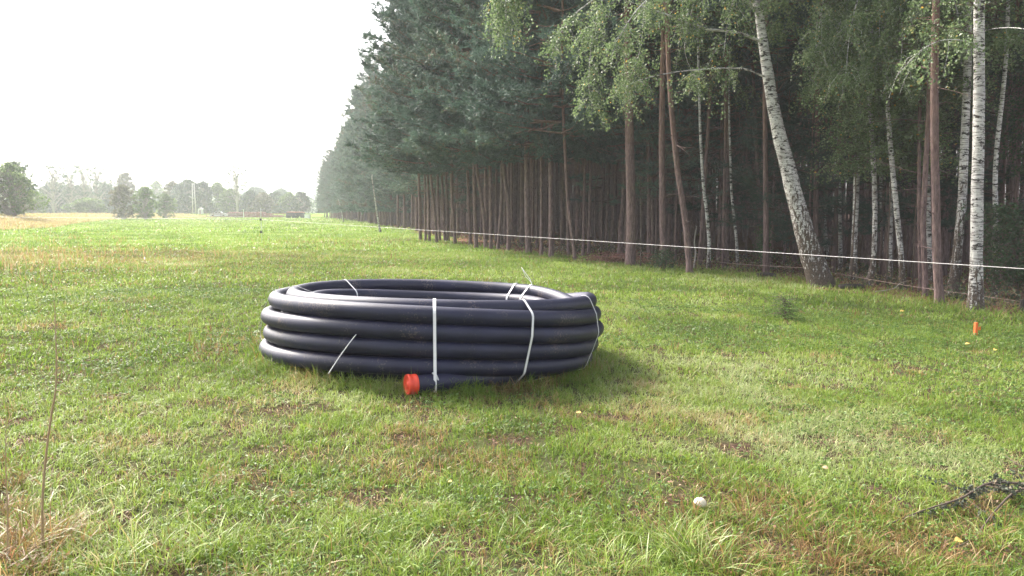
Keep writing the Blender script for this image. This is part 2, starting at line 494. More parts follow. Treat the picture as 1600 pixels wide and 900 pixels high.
# ------------------------------------------------------------------ pipe coil
CX, CY, RC = -0.835, 8.58, 1.735
PR = 0.078
def per(vals, th):              # periodic smooth interpolation through values at 0, 90, 180, 270 degrees
    v = list(vals); t = (np.asarray(th) / 90.0) % 4
    i = np.floor(t).astype(int) % 4; f = t - np.floor(t)
    v = np.array(v)
    p0, p1, p2, p3 = v[(i - 1) % 4], v[i], v[(i + 1) % 4], v[(i + 2) % 4]
    return 0.5 * ((2 * p1) + (-p0 + p2) * f + (2 * p0 - 5 * p1 + 4 * p2 - p3) * f ** 2 + (-p0 + 3 * p1 - 3 * p2 + p3) * f ** 3)
# each turn: radius offsets and heights at right, back, left, front
TURNS = [
    ((-.19, -.17, -.17, -.19), (.08, .08, .08, .11)),
    ((-.17, -.17, -.19, -.17), (.235, .235, .235, .28)),
    ((-.18, -.18, -.18, -.18), (.39, .37, .39, .44)),
    ((-.23, -.22, -.44, -.33), (.585, .46, .57, .575)),
    ((-.065, -.08, -.27, -.155), (.672, .600, .625, .715)),
    ((-.020, .02, -.10, .0), (.540, .515, .575, .675)),
    ((.01, .02, -.015, .01), (.392, .34, .405, .520)),
    ((-.045, .02, -.035, .0), (.235, .20, .240, .368)),
    ((-.11, .0, .01, .0), (.080, .08, .085, .212)),
]
def coil_ground(x, y):
    return -0.042 * (x + 2.0)
pts = []
th0 = np.arange(269, 450, 3.0)          # the tail, from the capped end in front round to the back
for th in th0:
    k = float(sstep(274, 325, th))
    pts.append((th, 0.015 * (1 - k) - 0.19 * k - 0.03 + 0.20 * max(0.0, (283 - th) / 14), 0.092))
for n_, (rv, zv) in enumerate(TURNS):
    nxt = TURNS[n_ + 1] if n_ + 1 < len(TURNS) else None
    for th in np.arange(450, 450 + (360 if nxt else 300), 3.0):
        r_, z_ = float(per(rv, th)), float(per(zv, th))
        if nxt:
            k = float(sstep(450 + 268, 450 + 326, th))
            r_ = r_ * (1 - k) + float(per(nxt[0], th)) * k
            z_ = z_ * (1 - k) + float(per(nxt[1], th)) * k
        pts.append((th, r_, z_))
def coil_xyz(th, dr, z):
    x = (RC + dr) * math.cos(R(th)); y = (RC + dr) * math.sin(R(th))
    X_, Y_ = CX + x, CY + y
    return np.array([x, y, coil_ground(X_, Y_) + z])
P = np.array([coil_xyz(*p) for p in pts])
# smooth the joints
for _ in range(3):
    P[1:-1] = 0.25 * P[:-2] + 0.5 * P[1:-1] + 0.25 * P[2:]
# let the heavy pipe wander a little
s_ = np.arange(len(P)) * 3.0
P[:, 2] += 0.006 * np.sin(s_ * 0.031) * np.clip(s_ / 300, 0, 1)
coil = empty('pipe_coil', (CX, CY, 0), 'large coil of thick black plastic pipe bound with white straps lying on the grass', 'pipe coil')
mb = MB(); mb.tube(P, PR, 20)
pipe = mb.build('pipe', M['pipe'], coil, True)
# end cap at the capped front end
def cap_at(p, d, nm='end_cap'):
    mb = MB(); d = unit(d)
    prof = [(-.055, .080), (-.055, .088), (-.035, .090), (-.033, .0865), (0.0, .0865), (0.003, .091), (0.018, .091), (0.024, .088), (0.027, .080), (0.020, .072), (0.012, .066), (0.012, .03), (0.018, .026), (0.018, .001)]
    mb.tube([p + d * a for a, b in prof], [b for a, b in prof], 28, cap=True)
    return mb.build(nm, M['cap'], coil)
# the tube helper derives rings from path direction, so feed it a strictly rising profile
def lathe(mb, p, d, prof, n=28):
    d = unit(np.asarray(d, float)); u = unit(np.cross(d, [0, 0, 1.0])); w = np.cross(d, u)
    th = np.arange(n) / n * 2 * np.pi
    V = np.concatenate([p + d * a + (np.cos(th)[:, None] * u + np.sin(th)[:, None] * w) * b for a, b in prof])
    m = len(prof)
    Q = [(i * n + j, i * n + (j + 1) % n, (i + 1) * n + (j + 1) % n, (i + 1) * n + j) for i in range(m - 1) for j in range(n)]
    mb.add(V, Q)
for end, nb in ((P[0], P[1]), (P[-1], P[-2])):
    mb = MB()
    lathe(mb, end, end - nb, [(-.06, .079), (-.06, .087), (-.055, .089), (-.036, .089), (-.033, .086), (0.0, .086), (0.003, .090), (0.018, .090), (0.025, .086), (0.025, .079), (0.014, .072), (0.012, .035), (0.019, .030), (0.020, .0005)])
    mb.build('end_cap', M['cap'], coil, True)

# straps: taut loops round the bundle, from the real pipe positions at that angle
ANG = np.array([p[0] for p in pts])
def section(th, kmin=None):
    out = []
    for i in range(len(pts) - 1):
        a0 = ANG[i] % 360
        if i and abs(ANG[i + 1] - ANG[i]) > 10: pass
        d0 = (th - ANG[i]) % 360
        if d0 < 3.0:
            q = P[i] + (P[i + 1] - P[i]) * d0 / 3.0
            out.append((math.hypot(q[0], q[1]), q[2]))
    return out
def hull(pts2):
    pts2 = sorted(set((round(a, 5), round(b, 5)) for a, b in pts2))
    def half(ps):
        h = []
        for p in ps:
            while len(h) > 1 and (h[-1][0] - h[-2][0]) * (p[1] - h[-2][1]) - (h[-1][1] - h[-2][1]) * (p[0] - h[-2][0]) <= 0: h.pop()
            h.append(p)
        return h
    a = half(pts2); b = half(pts2[::-1])
    return a[:-1] + b[:-1]
def strap(th, width=0.024, sel=None, skew=0.0, mat='strap', name='strap', off=0.003):
    ps = section(th)
    if sel: ps = [p for p in ps if sel(p)]
    ring = []
    for (r_, z_) in ps:
        for k in range(20):
            a = k / 20 * 2 * math.pi
            ring.append((r_ + (PR + off) * math.cos(a), z_ + (PR + off) * math.sin(a)))
    h = hull(ring); n = len(h)
    zs = [q[1] for q in h]; z0, z1 = min(zs), max(zs)
    V = []
    rc = sum(q[0] for q in h) / n; zc = sum(q[1] for q in h) / n
    for lay in (0.0, 0.0025):
        for (r_, z_) in h:
            dd = math.hypot(r_ - rc, z_ - zc)
            r2 = r_ + (r_ - rc) / dd * lay; z2 = z_ + (z_ - zc) / dd * lay
            t2 = th + skew * ((z_ - z0) / (z1 - z0) - 0.5)
            for s in (-1, 1):
                a = R(t2)
                x = r2 * math.cos(a) - s * width / 2 * math.sin(a); y = r2 * math.sin(a) + s * width / 2 * math.cos(a)
                V.append((x, y, z2))
    Q = []
    for i in range(n):
        j = (i + 1) % n
        a, b, c, d = 2 * i, 2 * i + 1, 2 * j + 1, 2 * j
        Q.append((a, b, c, d)); Q.append((2 * n + d, 2 * n + c, 2 * n + b, 2 * n + a))
        Q.append((a, d, 2 * n + d, 2 * n + a)); Q.append((b, 2 * n + b, 2 * n + c, c))
    return mesh_obj(name, V, None, M[mat], coil, None, False, Q)
strap(275.5, 0.026)                    # middle front, down round the capped tail
strap(303.5, 0.022, skew=3)
strap(339, 0.016, skew=3)
strap(190, 0.012, skew=-3)
strap(58, 0.022); strap(50, 0.02)
strap(140, 0.016, sel=lambda p: p[1] > 0.4)
# loop hanging beside the middle strap, loose ends
def world_local(p): return np.asarray(p, float) - np.array([CX, CY, 0])
def wire_part(px_pts, r, name='twine', mat='strap'):
    mb = MB(); pp = np.array([world_local(at(a, b, y)) for a, b, y in px_pts])
    t = np.linspace(0, len(pp) - 1, 5 * len(pp)); i = np.clip(t.astype(int), 0, len(pp) - 2); f = (t - i)[:, None]
    f = f * f * (3 - 2 * f) * 0.5 + f * 0.5
    mb.tube(pp[i] * (1 - f) + pp[i + 1] * f, r, 6); return mb.build(name, M[mat], coil, True)
wire_part([(676, 583, 6.80), (681, 586, 6.70), (685, 595, 6.72), (683, 603, 6.78)], 0.010, 'strap_loop')
wire_part([(563, 521, 6.93), (556, 523, 6.85), (545, 537, 6.82), (530, 558, 6.80), (513, 584, 6.78)], 0.0042, 'strap_tail', 'strap')
wire_part([(832, 447, 9.55), (828, 436, 9.62), (822, 428, 9.6), (815, 418, 9.66)], 0.004)
wire_part([(832, 447, 9.55), (830, 441, 9.6), (821, 432, 9.62), (817, 422, 9.58)], 0.003)

# ------------------------------------------------------------------ grass
def blade_mesh(x, y, h, w, az, bend, tint, dry, segs, g, z0=None):
    n = len(x)
    z = terrain(x, y) if z0 is None else z0
    base = np.stack([x, y, z - 0.004], 1)
    dirv = np.stack([np.cos(az), np.sin(az), 0 * az], 1)
    sa = az + np.pi / 2 + g.normal(size=n) * 0.9
    side = np.stack([np.cos(sa), np.sin(sa), g.normal(size=n) * 0.15], 1)
    V = []
    for k in range(segs):
        t = k / segs
        c = base + dirv * (h * bend * t ** 1.7)[:, None] + np.array([0, 0, 1.0]) * (h * t * (1 - 0.45 * bend * t))[:, None]
        ww = (w * (1 - 0.55 * t ** 2) * 0.5)[:, None]
        V += [c - side * ww, c + side * ww]
    V.append(base + dirv * (h * bend)[:, None] + np.array([0, 0, 1.0]) * (h * (1 - 0.45 * bend))[:, None])
    m = 2 * segs + 1
    V = np.stack(V, 1).reshape(-1, 3)
    off = np.arange(n)[:, None] * m
    T = []
    for k in range(segs - 1):
        a = 2 * k
        T.append(off + [a, a + 1, a + 3]); T.append(off + [a, a + 3, a + 2])
    T.append(off + [m - 3, m - 2, m - 1])
    return V, np.concatenate(T), np.repeat(tint, m), np.repeat(dry, m)

ORANGE = [ground(a, b)[:2] for a, b in ((20, 860), (60, 830), (1180, 800), (1350, 850), (1500, 860), (1250, 870), (1440, 830))]
def dryness(x, y):
    d = 0.07 + 0.55 * sstep(0.60, 0.80, fbm(x, y, 1.6, 21, 4))
    r = np.hypot(x, y)
    d = np.where(r > 12, d * 0.55, d)
    # pinkish weedy patch far left
    a = ground(90, 400); d = d + 0.55 * np.exp(-((x - a[0]) / 9) ** 2 - ((y - a[1]) / 7) ** 2) * (0.4 + fbm(x, y, 0.8, 44, 2))
    a = ground(620, 372) ; d = d + 0.35 * np.exp(-((x - a[0] + 1) / 5) ** 2 - ((y - a[1] + 6) / 6) ** 2)
    for ox, oy in ORANGE: d = d + 0.5 * np.exp(-((x - ox) ** 2 + (y - oy) ** 2) / 0.16 ** 2 / 2)
    return np.clip(d, 0, 1)
def bare(x, y):                 # bare soil spots in the foreground, 1 = bare
    b = 0.85 * sstep(0.57, 0.68, fbm(x, y, 2.6, 61, 4)) * (1 - sstep(5.0, 9, np.hypot(x, y) + 0 * x)) * sstep(3.0, 3.6, np.hypot(x, y))
    return b
GV, GT, GA, GD, off_n = [], [], [], [], 0
def push(res):
    global off_n
    V, T, a, d = res
    GV.append(V); GT.append(T + off_n); GA.append(a); GD.append(d); off_n += len(V)
BANDS = [(1.9, 4.2, 8500, .062, .0034, 4), (4.2, 8, 5600, .055, .0042, 3), (8, 15, 2000, .062, .0070, 2), (15, 30, 560, .075, .014, 2),
         (30, 62, 95, .10, .032, 1), (62, 130, 17, .14, .085, 1), (130, 222, 5, .20, .20, 1)]
JT = np.random.default_rng(55).random((2, 997, 997))
for r0, r1, dens, hm, w, segs in BANDS:
    A = 0.5 * (r1 * r1 - r0 * r0) * 1.62
    n = int(A * dens)
    r = np.sqrt(rng.uniform(r0 * r0, r1 * r1, n)); a = rng.uniform(-0.76, 0.86, n)
    x = r * np.sin(a); y = r * np.cos(a)
    # clumping: pull blades toward tuft centres
    cl = 9.0 if r0 < 8 else 4.0
    if r0 < 16:
        ci = np.floor(x * cl); cj = np.floor(y * cl)
        ia = ci.astype(int) % 997; ib = cj.astype(int) % 997; jx = JT[0][ia, ib]; jy = JT[1][ia, ib]
        pull = 0.4 * rng.random(n) ** 1.5
        x = x + ((ci + jx) / cl - x) * pull; y = y + ((cj + jy) / cl - y) * pull
    wd = wood_dist(x, y)
    keep = rng.random(n) < (1 - 0.93 * litter_mask(x, y)) * (1 - 0.85 * bare(x, y)) * (1 - sstep(7, 9, wd))
    keep &= rng.random(n) < np.where(np.hypot(x, y) < 16, 0.30 + 1.2 * sstep(.28, .62, fbm(x, y, 5.0, 71, 3)), 0.35 + 1.1 * fbm(x, y, 3.2, 71, 3))
    keep &= poly_dist(x, y, RIM) < 8
    keep &= ~((np.hypot(x - CX, y - CY) < 1.68))
    x, y, wd = x[keep], y[keep], wd[keep]; n = len(x); rr_ = np.hypot(x, y)
    hh = hm * rng.uniform(0.45, 1.5, n) * (0.5 + 1.05 * fbm(x, y, 2.4, 81, 3))
    shade = sstep(-4, 0.5, wd)
    hh *= 1 + 0.3 * shade
    hh *= 1 + 1.5 * (1 - sstep(0.0, 0.22, np.abs(np.hypot(x - CX, y - CY) - RC - PR)))  # uncut grass round the coil
    bend = np.clip(rng.normal(0.75, 0.42, n), 0.05, 1.6)
    patch = fbm(x, y, 0.35, 91, 4); p2 = fbm(x, y, 2.2, 95, 3)
    tint = np.clip(0.45 + 1.3 * (patch - 0.5) + 0.8 * (p2 - 0.5) + rng.normal(0, 0.18, n), 0, 1)
    # lighter, yellower grass out in the open, deeper green near the wood
    dry = (rng.random(n) < dryness(x, y)) * rng.uniform(0.5, 1.0, n)
    dry = np.where(rng.random(n) < 0.5 * bare(x, y), rng.uniform(.6, 1, n), dry)
    push(blade_mesh(x, y, hh, w * rng.uniform(0.6, 1.5, n), rng.uniform(0, 2 * np.pi, n), bend, tint, dry, segs, rng))
gr = mesh_obj('grass', np.concatenate(GV), np.concatenate(GT), M['grass'], None, {'tint': np.concatenate(GA), 'dry': np.concatenate(GD)}, False)
tag(gr, 'short mown green grass with thin and dry patches', 'grass', kind='stuff')

# taller tussocks of arching grass near the bottom of the view
GV, GT, GA, GD, off_n = [], [], [], [], 0
def tussock(px, py, n, hgt, spread, w, dryp, tmean=0.7, segs=6, bend=0.8):
    c = ground(px, py)
    x = c[0] + rng.normal(0, spread, n); y = c[1] + rng.normal(0, spread * 0.7, n)
    h = hgt * rng.uniform(0.4, 1.15, n)
    az = np.arctan2(y - c[1], x - c[0]) + rng.normal(0, 0.9, n)
    push(blade_mesh(x, y, h, w * rng.uniform(0.6, 1.4, n), az, np.clip(rng.normal(bend, 0.3, n), 0.1, 1.5), np.clip(rng.normal(tmean, 0.18, n), 0, 1),
                    (rng.random(n) < dryp) * rng.uniform(0.6, 1, n), segs, rng))
for k in range(200):
    px = rng.uniform(-80, 1680); py = 905 - 110 * rng.random() ** 1.5
    tussock(px, py, int(rng.integers(8, 22)), rng.uniform(.07, .15), rng.uniform(.03, .09), .0038, 0.18, rng.uniform(.25, .75))
for k in range(120):             # rusty withered growth in the two lower corners
    if rng.random() < .42: px, py = abs(rng.normal(0, 60)), 905 - 190 * rng.random() ** 1.6
    else: px, py = rng.uniform(1070, 1560), 900 - 120 * rng.random() ** 1.2
    tussock(px, py, int(rng.integers(14, 34)), rng.uniform(.07, .17), rng.uniform(.03, .10), .0046, 0.85, rng.uniform(.05, .45))
for px, py, n, h, dr in ((260, 880, 80, .24, .1), (330, 860, 60, .22, .1), (170, 890, 60, .22, .25), (640, 885, 60, .2, .1), (960, 890, 90, .22, .1), (1060, 850, 120, .24, .15), (1090, 880, 120, .25, .1), (1075, 822, 50, .12, .2), (1118, 815, 50, .12, .5), (1240, 820, 90, .22, .3),
                         (1290, 850, 90, .22, .3), (1160, 830, 70, .22, .4), (20, 870, 90, .22, .9), (60, 845, 70, .22, .9), (0, 820, 50, .22, .9), (1330, 880, 60, .18, .6), (1560, 850, 60, .2, .1), (1120, 760, 60, .17, .5),
                         (1180, 770, 60, .17, .55), (1230, 780, 60, .16, .5), (1360, 860, 60, .12, .8), (1430, 850, 60, .1, .8), (1480, 880, 70, .1, .8), (420, 830, 50, .15, .2), (800, 850, 60, .17, .3), (700, 820, 50, .14, .3), (560, 850, 60, .16, .3)):
    tussock(px, py, n, h * .85, .08, .0046, dr, 0.75 if dr < .3 else 0.28)
for k in range(150):            # weeds and taller stalks scattered over the field
    px = rng.uniform(0, 1250); py = rng.uniform(362, 560)
    if 390 < px < 970 and py > 420: continue
    d_ = ground(px, py)[1]
    tussock(px, py, int(rng.integers(3, 9)), rng.uniform(.12, .30), .05, .0035 + d_ * .0004, 0.4, 0.3, 3, 0.3)
for k in range(130):            # pale reddish weeds at the left
    px = abs(rng.normal(0, 130)); py = rng.normal(398, 18)
    d_ = ground(px, max(py, 352))[1]
    tussock(px, max(py, 352), int(rng.integers(6, 16)), rng.uniform(.16, .36), .35, .004 + d_ * .0005, 0.8, 0.55, 3, 0.3)
for k in range(90):             # rank grass along the foot of the trees
    t = rng.random() ** 0.6 * 7.9; i = min(int(t), 7)
    e = EDGE[5 + i] * (1 - (t - i)) + EDGE[6 + i] * (t - i)
    sx, sy = e[0] + rng.normal(-0.3, 0.7), e[1] + rng.normal(0, 0.7)
    n = 30; x = sx + rng.normal(0, .3, n); y = sy + rng.normal(0, .3, n)
    push(blade_mesh(x, y, rng.uniform(.08, .26, n), rng.uniform(.006, .012, n), rng.uniform(0, 6.28, n), rng.uniform(.2, .9, n), rng.uniform(0, .6, n), (rng.random(n) < .25) * .8, 3, rng))
tg = mesh_obj('tall_grass', np.concatenate(GV), np.concatenate(GT), M['grass'], None, {'tint': np.concatenate(GA), 'dry': np.concatenate(GD)}, False)
tag(tg, 'longer arching grass tufts and dry stalks among the mown grass', 'grass', kind='stuff')

# clover and small broad leaves in the turf
n = 42000
r = np.sqrt(rng.uniform(2.2 ** 2, 15 ** 2, n)); a = rng.uniform(-0.7, 0.7, n); x = r * np.sin(a); y = r * np.cos(a)
k = rng.random(n) < sstep(0.46, 0.60, fbm(x, y, 0.8, 101, 4) + 0.012 * x)
k &= (wood_dist(x, y) < -0.5) & (np.hypot(x - CX, y - CY) > 2.0)
x, y, r = x[k], y[k], r[k]
C = np.stack([x, y, terrain(x, y) + rng.uniform(.012, .05, len(x))], 1)
V_, T_, t_ = leaves(np.repeat(C, 3, 0) + rng.normal(0, .009, (len(C) * 3, 3)) * [1, 1, .3], np.repeat(0.015 + 0.0011 * r, 3), rng, flat=0.75)
M['clover'] = leafmat('clover_leaves', [(0, (0.06, 0.125, 0.022)), (0.6, (0.12, 0.22, 0.038)), (1, (0.22, 0.31, 0.07))], 0.5, 0.35)
tag(mesh_obj('clover', V_, T_, M['clover'], None, {'tint': t_}), 'small round green clover leaves spread through the turf', 'clover', kind='stuff')

# dead leaves, straw and needles lying on the ground under the trees and in the thin spots
n = 26000
r = np.sqrt(rng.uniform(2.4 ** 2, 34 ** 2, n)); a = rng.uniform(-0.2, 0.7, n); x = r * np.sin(a); y = r * np.cos(a)
k = (rng.random(n) < litter_mask(x, y))
x1, y1 = x[k], y[k]
n = 20000
r = np.sqrt(rng.uniform(2.2 ** 2, 9.0 ** 2, n)); a = rng.uniform(-0.7, 0.7, n); x = r * np.sin(a); y = r * np.cos(a)
k = rng.random(n) < 0.06 + 0.9 * bare(x, y)
x2, y2 = x[k], y[k]
xx = np.concatenate([x1, x2]); yy = np.concatenate([y1, y2])
C = np.stack([xx, yy, terrain(xx, yy) + rng.uniform(.003, .02, len(xx))], 1)
sz = np.concatenate([np.full(len(x1), .055), np.full(len(x2), .022)])
V_, T_, t_ = leaves(C, sz, rng, flat=0.7)
M['litter'] = leafmat('leaf_litter', [(0, (0.05, 0.028, 0.02)), (0.5, (0.17, 0.09, 0.055)), (0.9, (0.32, 0.20, 0.13)), (1, (0.46, 0.36, 0.25))], 0.8, 0.1)
tag(mesh_obj('leaf_litter', V_, T_, M['litter'], None, {'tint': t_}), 'brown dead leaves and straw lying on bare spots and under trees', 'leaf litter', kind='stuff')

# ------------------------------------------------------------------ tree builders
def spline(P, n):
    P = np.asarray(P, float); m = len(P)
    t = np.linspace(0, m - 1, n); i = np.clip(t.astype(int), 0, m - 2); f = (t - i)[:, None]
    Pm = np.vstack([2 * P[0] - P[1], P, 2 * P[-1] - P[-2]])
    p0, p1, p2, p3 = Pm[i], Pm[i + 1], Pm[i + 2], Pm[i + 3]
    return 0.5 * (2 * p1 + (-p0 + p2) * f + (2 * p0 - 5 * p1 + 4 * p2 - p3) * f ** 2 + (-p0 + 3 * p1 - 3 * p2 + p3) * f ** 3)

def pine_parts(seed, H, low, spread, dens, side=None, dead=14, nn=12, nl=.11, nw=.011, axis_fn=None):
    """limbs mesh builder + crown arrays.  low = height of the lowest green limb; side = azimuth of longer limbs"""
    g = np.random.default_rng(seed)
    lim = MB(); C = []; D = []; TN = []
    ax = axis_fn or (lambda z: np.array([0.0, 0.0]))
    z = low
    while z < H - 0.3:
        f = (z - low) / (H - low)
        for k in range(int(g.integers(3, 6))):
            az = g.uniform(0, 2 * np.pi)
            L = spread * (0.45 + 0.75 * math.sin(math.pi * min(1, 0.28 + 0.72 * f)) ** 0.8) * g.uniform(.6, 1.15) * (1 - 0.55 * f)
            if side is not None:
                c = math.cos(az - side)
                L *= (1.0 + 0.35 * c) if c > 0 else (1 + 0.5 * c)
            up = 0.02 + 0.6 * f + g.normal(0, .12)
            o = np.array([*ax(z), z])
            d = np.array([math.cos(az), math.sin(az), up])
            t = np.linspace(0, 1, 6)[:, None]
            path = o + d * L * t + np.array([0, 0, 1.0]) * (t ** 2.2) * L * 0.16 - np.array([0, 0, 1.0]) * t * L * (.10 if f < .3 else 0)
            path += g.normal(0, .03 * L, path.shape) * t
            lim.tube(path, np.linspace(.014 + .008 * L, .005, 6), 5, cap=False)
            nt_ = int(dens * (L + .6))
            tt = g.uniform(.22, 1.0, nt_) ** 0.75
            base = np.stack([np.interp(tt, t[:, 0], path[:, i]) for i in range(3)], 1)
            sd = unit(d)[None] * .5 + g.normal(size=(nt_, 3)) * [.75, .75, .32] + [0, 0, .22]
            sd = unit(sd)
            sl = g.uniform(.12, .62, (nt_, 1)) * (1.25 - .6 * tt[:, None])
            tone = np.clip(g.normal(.42 + .12 * f, .26), 0, 1)
            for q in (0.45, 0.72, 1.0):
                C.append(base + sd * sl * q); D.append(sd); TN.append(np.clip(tone + g.normal(0, .16, nt_), 0, 1))
        z += g.uniform(.34, .52) * (1 + .25 * f)
    V, T, tn = needles(np.concatenate(C), np.concatenate(D), nn, nl, nw, g, .75, np.concatenate(TN))
    return lim, V, T, tn

def trunk_mesh(path, radii, n=12, foot=1.25, wob=.03, rough_k=None, name='trunk', mat='pine_bark', parent=None, dead=0, dead_to=6.0):
    mb = MB(); r = np.asarray(radii, float).copy(); path = np.asarray(path, float)
    mb.tube(path, r, n, wob=wob)
    for k in range(dead):       # bare dead twigs and broken stubs
        zz = 1.0 + (dead_to - 1.0) * rng.random() ** .7; az = rng.uniform(0, 6.28); L = rng.uniform(.12, .5) if rng.random() < .45 else rng.uniform(.5, 1.5)
        o = np.array([np.interp(zz, path[:, 2], path[:, i]) for i in range(3)]); d = np.array([math.cos(az), math.sin(az), rng.uniform(-.35, .35)])
        pth = np.array([o, o + d * L * .5 + [0, 0, rng.uniform(-.05, .05)], o + d * L + [0, 0, rng.uniform(-.12, .12)]])
        q = .006 + .004 * rng.random(); mb.tube(pth, [q * 1.3, q * .8, .0025], 4, cap=False)
        if L > .6:
            for u in (.45, .7):
                b0 = o + d * L * u; mb.tube(np.array([b0, b0 + np.array([math.cos(az + 1.2 - u * 3), math.sin(az + 1.2 - u * 3), rng.uniform(-.3, .3)]) * L * .3]), [.004, .002], 3, cap=False)
    o = mb.build(name, M[mat], parent, True)
    if rough_k is not None:
        a = o.data.attributes.new('rough_k', 'FLOAT', 'POINT')
        a.data.foreach_set('value', np.full(len(o.data.vertices), rough_k, np.float32))
    return o

def detach(o):                  # take prototype data out of the scene
    d = o.data; bpy.data.objects.remove(o); return d
def link_part(name, data, parent, loc=(0, 0, 0), rz=0.0, s=1.0):
    o = bpy.data.objects.new(name, data); COL.objects.link(o); o.parent = parent
    o.location = loc; o.rotation_euler = (0, 0, rz); o.scale = (s, s, s); return o

# prototypes (mesh data shared by many trees)
FIELD_SIDE = math.pi * 0.97     # azimuth towards the open field
def proto(seed, H, low, spread, dens, side, dead, nn, nl, nw, r0):
    g = np.random.default_rng(seed + 999)
    zs = np.linspace(0, H, 16)
    bx = np.cumsum(g.normal(0, .05, 16)) * np.linspace(0, 1, 16); by = np.cumsum(g.normal(0, .05, 16)) * np.linspace(0, 1, 16)
    f = lambda z: np.array([np.interp(z, zs, bx), np.interp(z, zs, by)])
    lim, V, T, tn = pine_parts(seed, H, low, spread, dens, side, dead, nn, nl, nw, f)
    path = np.stack([bx, by, zs], 1); path[0, 2] = -.15
    rad = r0 * (1 - .82 * (zs / H) ** 1.1); rad[0] *= 1.35; 
    tr = detach(trunk_mesh(path, rad, 10, dead=dead, dead_to=low + 1.0))
    lm = detach(lim.build('limbs', M['pine_bark'], None, True))
    cr = detach(mesh_obj('crown', V, T, M['needles'], None, {'tint': tn}))
    return tr, lm, cr, r0
EDGE_P = [proto(100 + k, [16.0, 14.8, 17.0, 14.0, 15.6][k], [4.0, 3.5, 4.4, 3.5, 4.1][k], 2.35, 13, 0.0, 22, 9, .15, .026, .13) for k in range(5)]
FAR_P = [proto(130 + k, [15.6, 14.4, 16.4][k], [2.2, 2.9, 1.8][k], 2.3, 9.0, 0.0, 6, 8, .25, .045, .13) for k in range(3)]
IN_P = [proto(160 + k, [15.5, 16.5, 14.8, 16.0][k], [7.5, 8.5, 6.8, 7.8][k], 2.2, 6.0, None, 80, 8, .20, .030, [.10, .115, .085, .10][k]) for k in range(4)]

def pine_copy(pr, x, y, rz, s, label, group, rs=1.0, lean=(0, 0)):
    e = empty('pine_tree', (x, y, float(terrain(x, y)) - .03), label, 'pine tree', group)
    e.rotation_euler = (lean[0], lean[1], rz); e.scale = (s, s, s)
    t = link_part('trunk', pr[0], e); t.scale = (rs, rs, 1)
    link_part('limbs', pr[1], e); link_part('crown', pr[2], e)
    return e

placed = []
